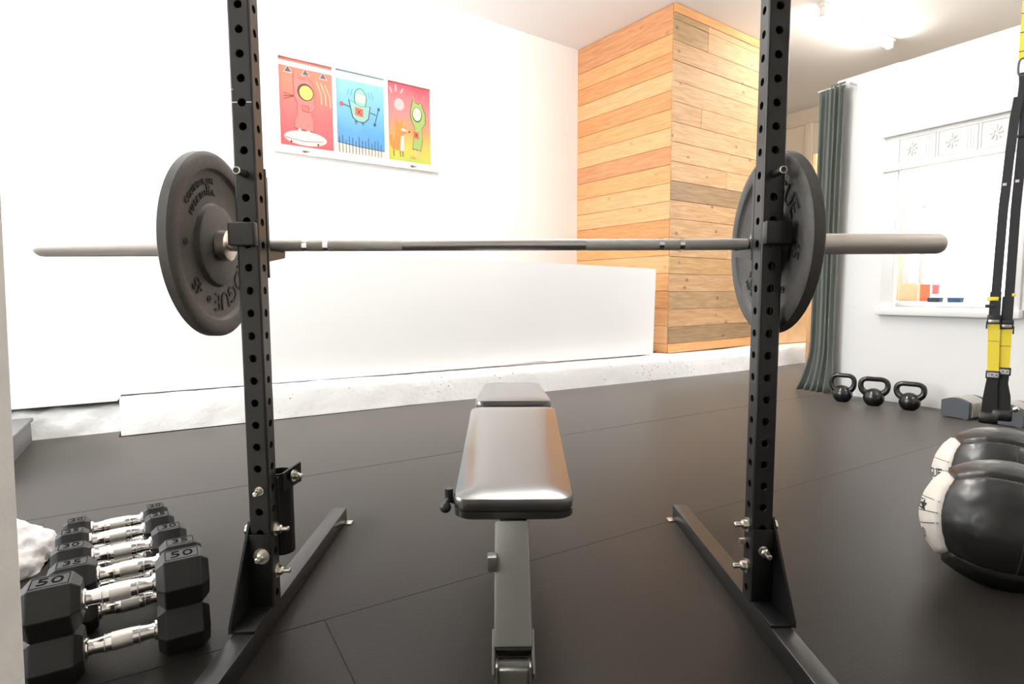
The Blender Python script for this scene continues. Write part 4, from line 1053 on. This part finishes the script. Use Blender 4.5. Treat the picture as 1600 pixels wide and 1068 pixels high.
# ------------------------------------------------------------------ suspension trainer hanging from the ceiling
def trainer():
    t = thing('suspension_trainer', 'yellow and black suspension trainer straps hanging at right', 'suspension trainer', (2.359, 1.395, 0.0), R(-41.245))
    wd = Vector((1, 0, 0))
    def rb(name, path, width, m, th=0.0025, y=0.0, par=t):
        b_ = bmesh.new(); ribbon(b_, [(x, y, z) for x, z in path], wd, width, th); return obj(name, b_, M[m], par, 30)
    a = rb('anchor_strap', [(0.004, CZ - 0.03), (0.003, 2.6), (0.003, 1.822)], 0.038, 'yellow')
    for k in range(9):
        b_ = bmesh.new(); z = 1.86 + 0.083 * k; bx(b_, -0.017, 0.023, -0.003, 0.003, z - 0.0015, z + 0.0015); obj('stitch_line', b_, M['black_web'], a, 0)
    b_ = bmesh.new(); bx(b_, -0.03, 0.04, -0.03, 0.03, CZ - 0.035, CZ - 0.001, 0.004); obj('ceiling_anchor', b_, M['frame'], t)
    b_ = bmesh.new(); tube(b_, [(0.003 + 0.018 * math.copysign(abs(math.cos(s)) ** 0.6, math.cos(s)), 0, 1.790 + 0.038 * math.copysign(abs(math.sin(s)) ** 0.7, math.sin(s))) for s in [math.tau * k / 28 for k in range(28)]], 0.0042, 8, True)
    obj('carabiner', b_, M['adj_grey'], t)
    rb('main_loop', [(0.003, 1.765), (0.003, 1.72), (0.004, 1.66), (0.004, 1.61)], [0.030, 0.024, 0.030, 0.052], 'black_web', 0.005)
    lp = [(-0.006, 1.66), (-0.016, 1.56), (-0.024, 1.40), (-0.034, 1.15), (-0.0395, 0.73), (-0.040, 0.61)]
    rp = [(0.012, 1.66), (0.020, 1.56), (0.017, 1.40), (0.010, 1.15), (0.009, 0.73), (0.006, 0.60)]
    for path, y in ((lp, -0.004), (rp, 0.004)): rb('strap', path, 0.036, 'black_web', 0.003, y)
    b_ = bmesh.new(); bx(b_, -0.008, 0.018, -0.008, 0.008, 1.478, 1.488, 0.001); obj('equalizer', b_, M['black_web'], t)
    for x, z in ((-0.034, 1.27), (0.010, 1.28)):
        b_ = bmesh.new(); bx(b_, x - 0.008, x + 0.006, -0.0072, -0.0058, z - 0.006, z + 0.006); obj('strap_tag', b_, M['adj_white'], t, 0)
    for path, y, zt, zb, tagz, x0, x1 in ((lp, -0.006, 0.612, 0.395, 0.380, -0.040, -0.031), (rp, 0.004, 0.590, 0.412, 0.398, 0.006, 0.007)):
        # doubled adjusting webbing, tab and cam buckle
        sgn = -1 if x0 < 0 else 1
        rb('adjusting_web', [(x0, zt + 0.16), (x0, zt + 0.02)], 0.042, 'black_web', 0.012, y)
        b_ = bmesh.new(); bx(b_, x0 - 0.030 if sgn < 0 else x0 + 0.012, x0 + 0.012 if sgn < 0 else x0 + 0.026, y - 0.010, y - 0.006, zt + 0.118 if sgn < 0 else zt + 0.16, zt + 0.136 if sgn < 0 else zt + 0.175, 0.002); obj('pull_tab', b_, M['yellow'], t)
        if sgn < 0:
            b_ = bmesh.new(); bx(b_, x0 - 0.036, x0 + 0.0, y - 0.010, y - 0.005, zt + 0.085, zt + 0.100, 0.002); obj('loose_end', b_, M['black_web'], t)
        b_ = bmesh.new()
        bx(b_, x0 - 0.026, x0 + 0.026, y - 0.012, y + 0.010, zt + 0.008, zt + 0.050, 0.003); bk = obj('cam_buckle', b_, M['dark_plastic'], t)
        for s in (-1, 1):
            b_ = bmesh.new(); bx(b_, x0 + s * 0.026 - 0.003, x0 + s * 0.026 + 0.003, y - 0.010, y + 0.008, zt - 0.016, zt + 0.02, 0.002); obj('buckle_arm', b_, M['dark_plastic'], bk)
        b_ = bmesh.new(); bx(b_, x0 - 0.020, x0 + 0.020, y - 0.0135, y - 0.012, zt + 0.012, zt + 0.028, 0.001); obj('buckle_bar', b_, M['zinc'], bk)
        rb('yellow_web', [(x0, zt + 0.008), ((x0 + x1) / 2, (zt + zb) / 2), (x1, zb - 0.012)], 0.043, 'yellow', 0.006, y)
        b_ = bmesh.new(); zz = zt - 0.075; xx = x0 + (x1 - x0) * 0.35; bx(b_, xx - 0.020, xx + 0.020, y - 0.0036, y - 0.0032, zz, zz + 0.002); obj('stitch_line', b_, M['seam'], t, 0)
        b_ = bmesh.new(); bx(b_, x1 - 0.027, x1 + 0.027, y - 0.010, y + 0.010, tagz - 0.022, tagz + 0.016, 0.003); tg = obj('tag_sleeve', b_, M['black_web'], t)
        b_ = bmesh.new(); bx(b_, x1 - 0.021, x1 + 0.021, y - 0.0112, y - 0.0100, tagz - 0.014, tagz + 0.008, 0.0005); lb = obj('tag', b_, M['label_white'], tg)
        b_ = text_bm('TRX', 0.022, 0.0003); b_.transform(Matrix.Translation((x1, y - 0.0118, tagz - 0.003)) @ Matrix.Rotation(R(90), 4, 'X')); obj('tag_text', b_, M['black_print'], lb, 0)
        # rubber foot cradle flaring downwards and the foam grip below
        rb('foot_cradle', [(x1, tagz - 0.02), (x1 - 0.003 * 1, tagz - 0.06), (x1 + 0.004 * sgn, tagz - 0.12), (x1 + 0.006 * sgn, tagz - 0.19)], [0.043, 0.046, 0.056, 0.060], 'dark_plastic', 0.012, y)
        b_ = bmesh.new(); lathe(b_, [(0, 0), (0, 0.026), (0.01, 0.030), (0.062, 0.030), (0.072, 0.026), (0.072, 0)], (x1 + 0.006 * sgn - 0.036, y, tagz - 0.212), (1, 0, 0), 20); obj('foam_grip', b_, M['dark_plastic'], t)
    b_ = bmesh.new(); lathe(b_, [(0, 0), (0.0, 0.010), (0.01, 0.014), (0.024, 0.010), (0.024, 0)], (0.050, -0.01, 0.215), (0.5, -0.2, 0.4), 16); obj('grip_end', b_, M['chrome'], t)
trainer()

# ------------------------------------------------------------------ medicine balls
def med_ball(c, r, view, label, marks, squash=0.93):
    """six stitched panels like the faces of a cube; view = direction from which the corner of left, top and front panel is seen"""
    f = -Vector(view).normalized(); rt = Vector((0, 0, 1)).cross(f).normalized() * -1
    rt = Vector(view).cross(Vector((0, 0, 1))).normalized(); up = rt.cross(Vector(view)).normalized(); fr = -Vector(view).normalized()
    t = thing('medicine_ball', label, 'medicine ball', c, 0, 'medicine balls at the right')
    def axes(k):
        return {'left_panel': (-rt, fr, up), 'right_panel': (rt, -fr, up), 'top_panel': (up, rt, -fr), 'base_panel': (-up, rt, fr), 'front_panel': (fr, rt, up), 'rear_panel': (-fr, -rt, up)}[k]
    def sph(n, a, b, u, v, lift=0.0):
        p = n + a * math.tan(u * math.pi / 4) + b * math.tan(v * math.pi / 4)
        p.normalize()
        e = max(abs(u), abs(v))
        puff = -0.009 * max(0.0, (e - 0.945) / 0.055) ** 2 + 0.0015 * noise.noise(p * 9) * (1 if e < 0.97 else 0)
        if e > 0.8 : puff += 0.0022 * noise.noise(p * 26)
        q = p * (r * (1 + puff / 0.178) + lift)
        zz = q.z * squash
        if zz < -c[2] + 0.001: zz = -c[2] + 0.001
        return Vector((q.x, q.y, zz))
    n_ = 30
    for k in ('front_panel', 'rear_panel', 'left_panel', 'right_panel', 'top_panel', 'base_panel'):
        n, a, b = axes(k)
        bm = bmesh.new(); g = [[bm.verts.new(sph(n, a, b, 2 * i / n_ - 1, 2 * j / n_ - 1)) for i in range(n_ + 1)] for j in range(n_ + 1)]
        for j in range(n_):
            for i in range(n_): bm.faces.new((g[j][i], g[j][i + 1], g[j + 1][i + 1], g[j + 1][i]))
        white = k == 'left_panel'
        o = obj(k.replace('_panel', '') and 'panel', bm, M['ball_white' if white else 'ball_black'], t, 80)
        if white: o['label'] = 'off-white panel with stitched bands and print'
        # stitched seams on the panels
        lines = [(-1, 0.30, 1, 0.30), (-1, -0.02, 1, -0.02), (-1, -0.30, 1, -0.30)] if white else ([(0.33, -1, 0.33, 1)] if k == 'front_panel' else [])
        for u0, v0, u1, v1 in lines:
            bm = bmesh.new(); tube(bm, [sph(n, a, b, (u0 + (u1 - u0) * q / 24) * 0.97, (v0 + (v1 - v0) * q / 24) * 0.97, 0.0002) for q in range(25)], 0.0011, 5); obj('seam', bm, M['seam'], o)
        if white:
            for s_, size, u0, v0, st in marks:
                if s_ == '*':
                    tb = bmesh.new(); pts = [(size * (1 if i % 2 == 0 else 0.42) * math.sin(i * math.pi / 5), size * (1 if i % 2 == 0 else 0.42) * math.cos(i * math.pi / 5), 0) for i in range(10)]
                    cvt = tb.verts.new((0, 0, 0)); vs = [tb.verts.new(p) for p in pts]
                    for i in range(10): tb.faces.new((cvt, vs[i], vs[(i + 1) % 10]))
                else: tb = text_bm(s_, size, 0.0)
                bmesh.ops.subdivide_edges(tb, edges=tb.edges[:], cuts=1)
                for v in tb.verts:
                    x, y = v.co.x / r * 4 / math.pi, v.co.y / r * 4 / math.pi
                    v.co = sph(n, a, b, u0 + x, v0 + y + st * x, 0.0012)
                obj('print', tb, M['black_print'], o, 0)
Cx, Cy = CAM.x, CAM.y
def ballat(c, r, label, marks):
    c = Vector(c); med_ball(c, r, (c - CAM), label, marks)
ballat((1.304, 0.160, 0.166), 0.178, 'front black and white medicine ball at the right edge', [('ROGUE', 0.045, -0.10, 0.12, 0), ('*', 0.024, 0.52, 0.10, 0), ('20', 0.042, 0.36, -0.50, 0)])
ballat((1.615, 0.530, 0.166), 0.178, 'rear black and white medicine ball behind the front one', [('ROGUE', 0.050, 0.22, -0.12, 0), ('20', 0.055, 0.36, -0.50, 0)])
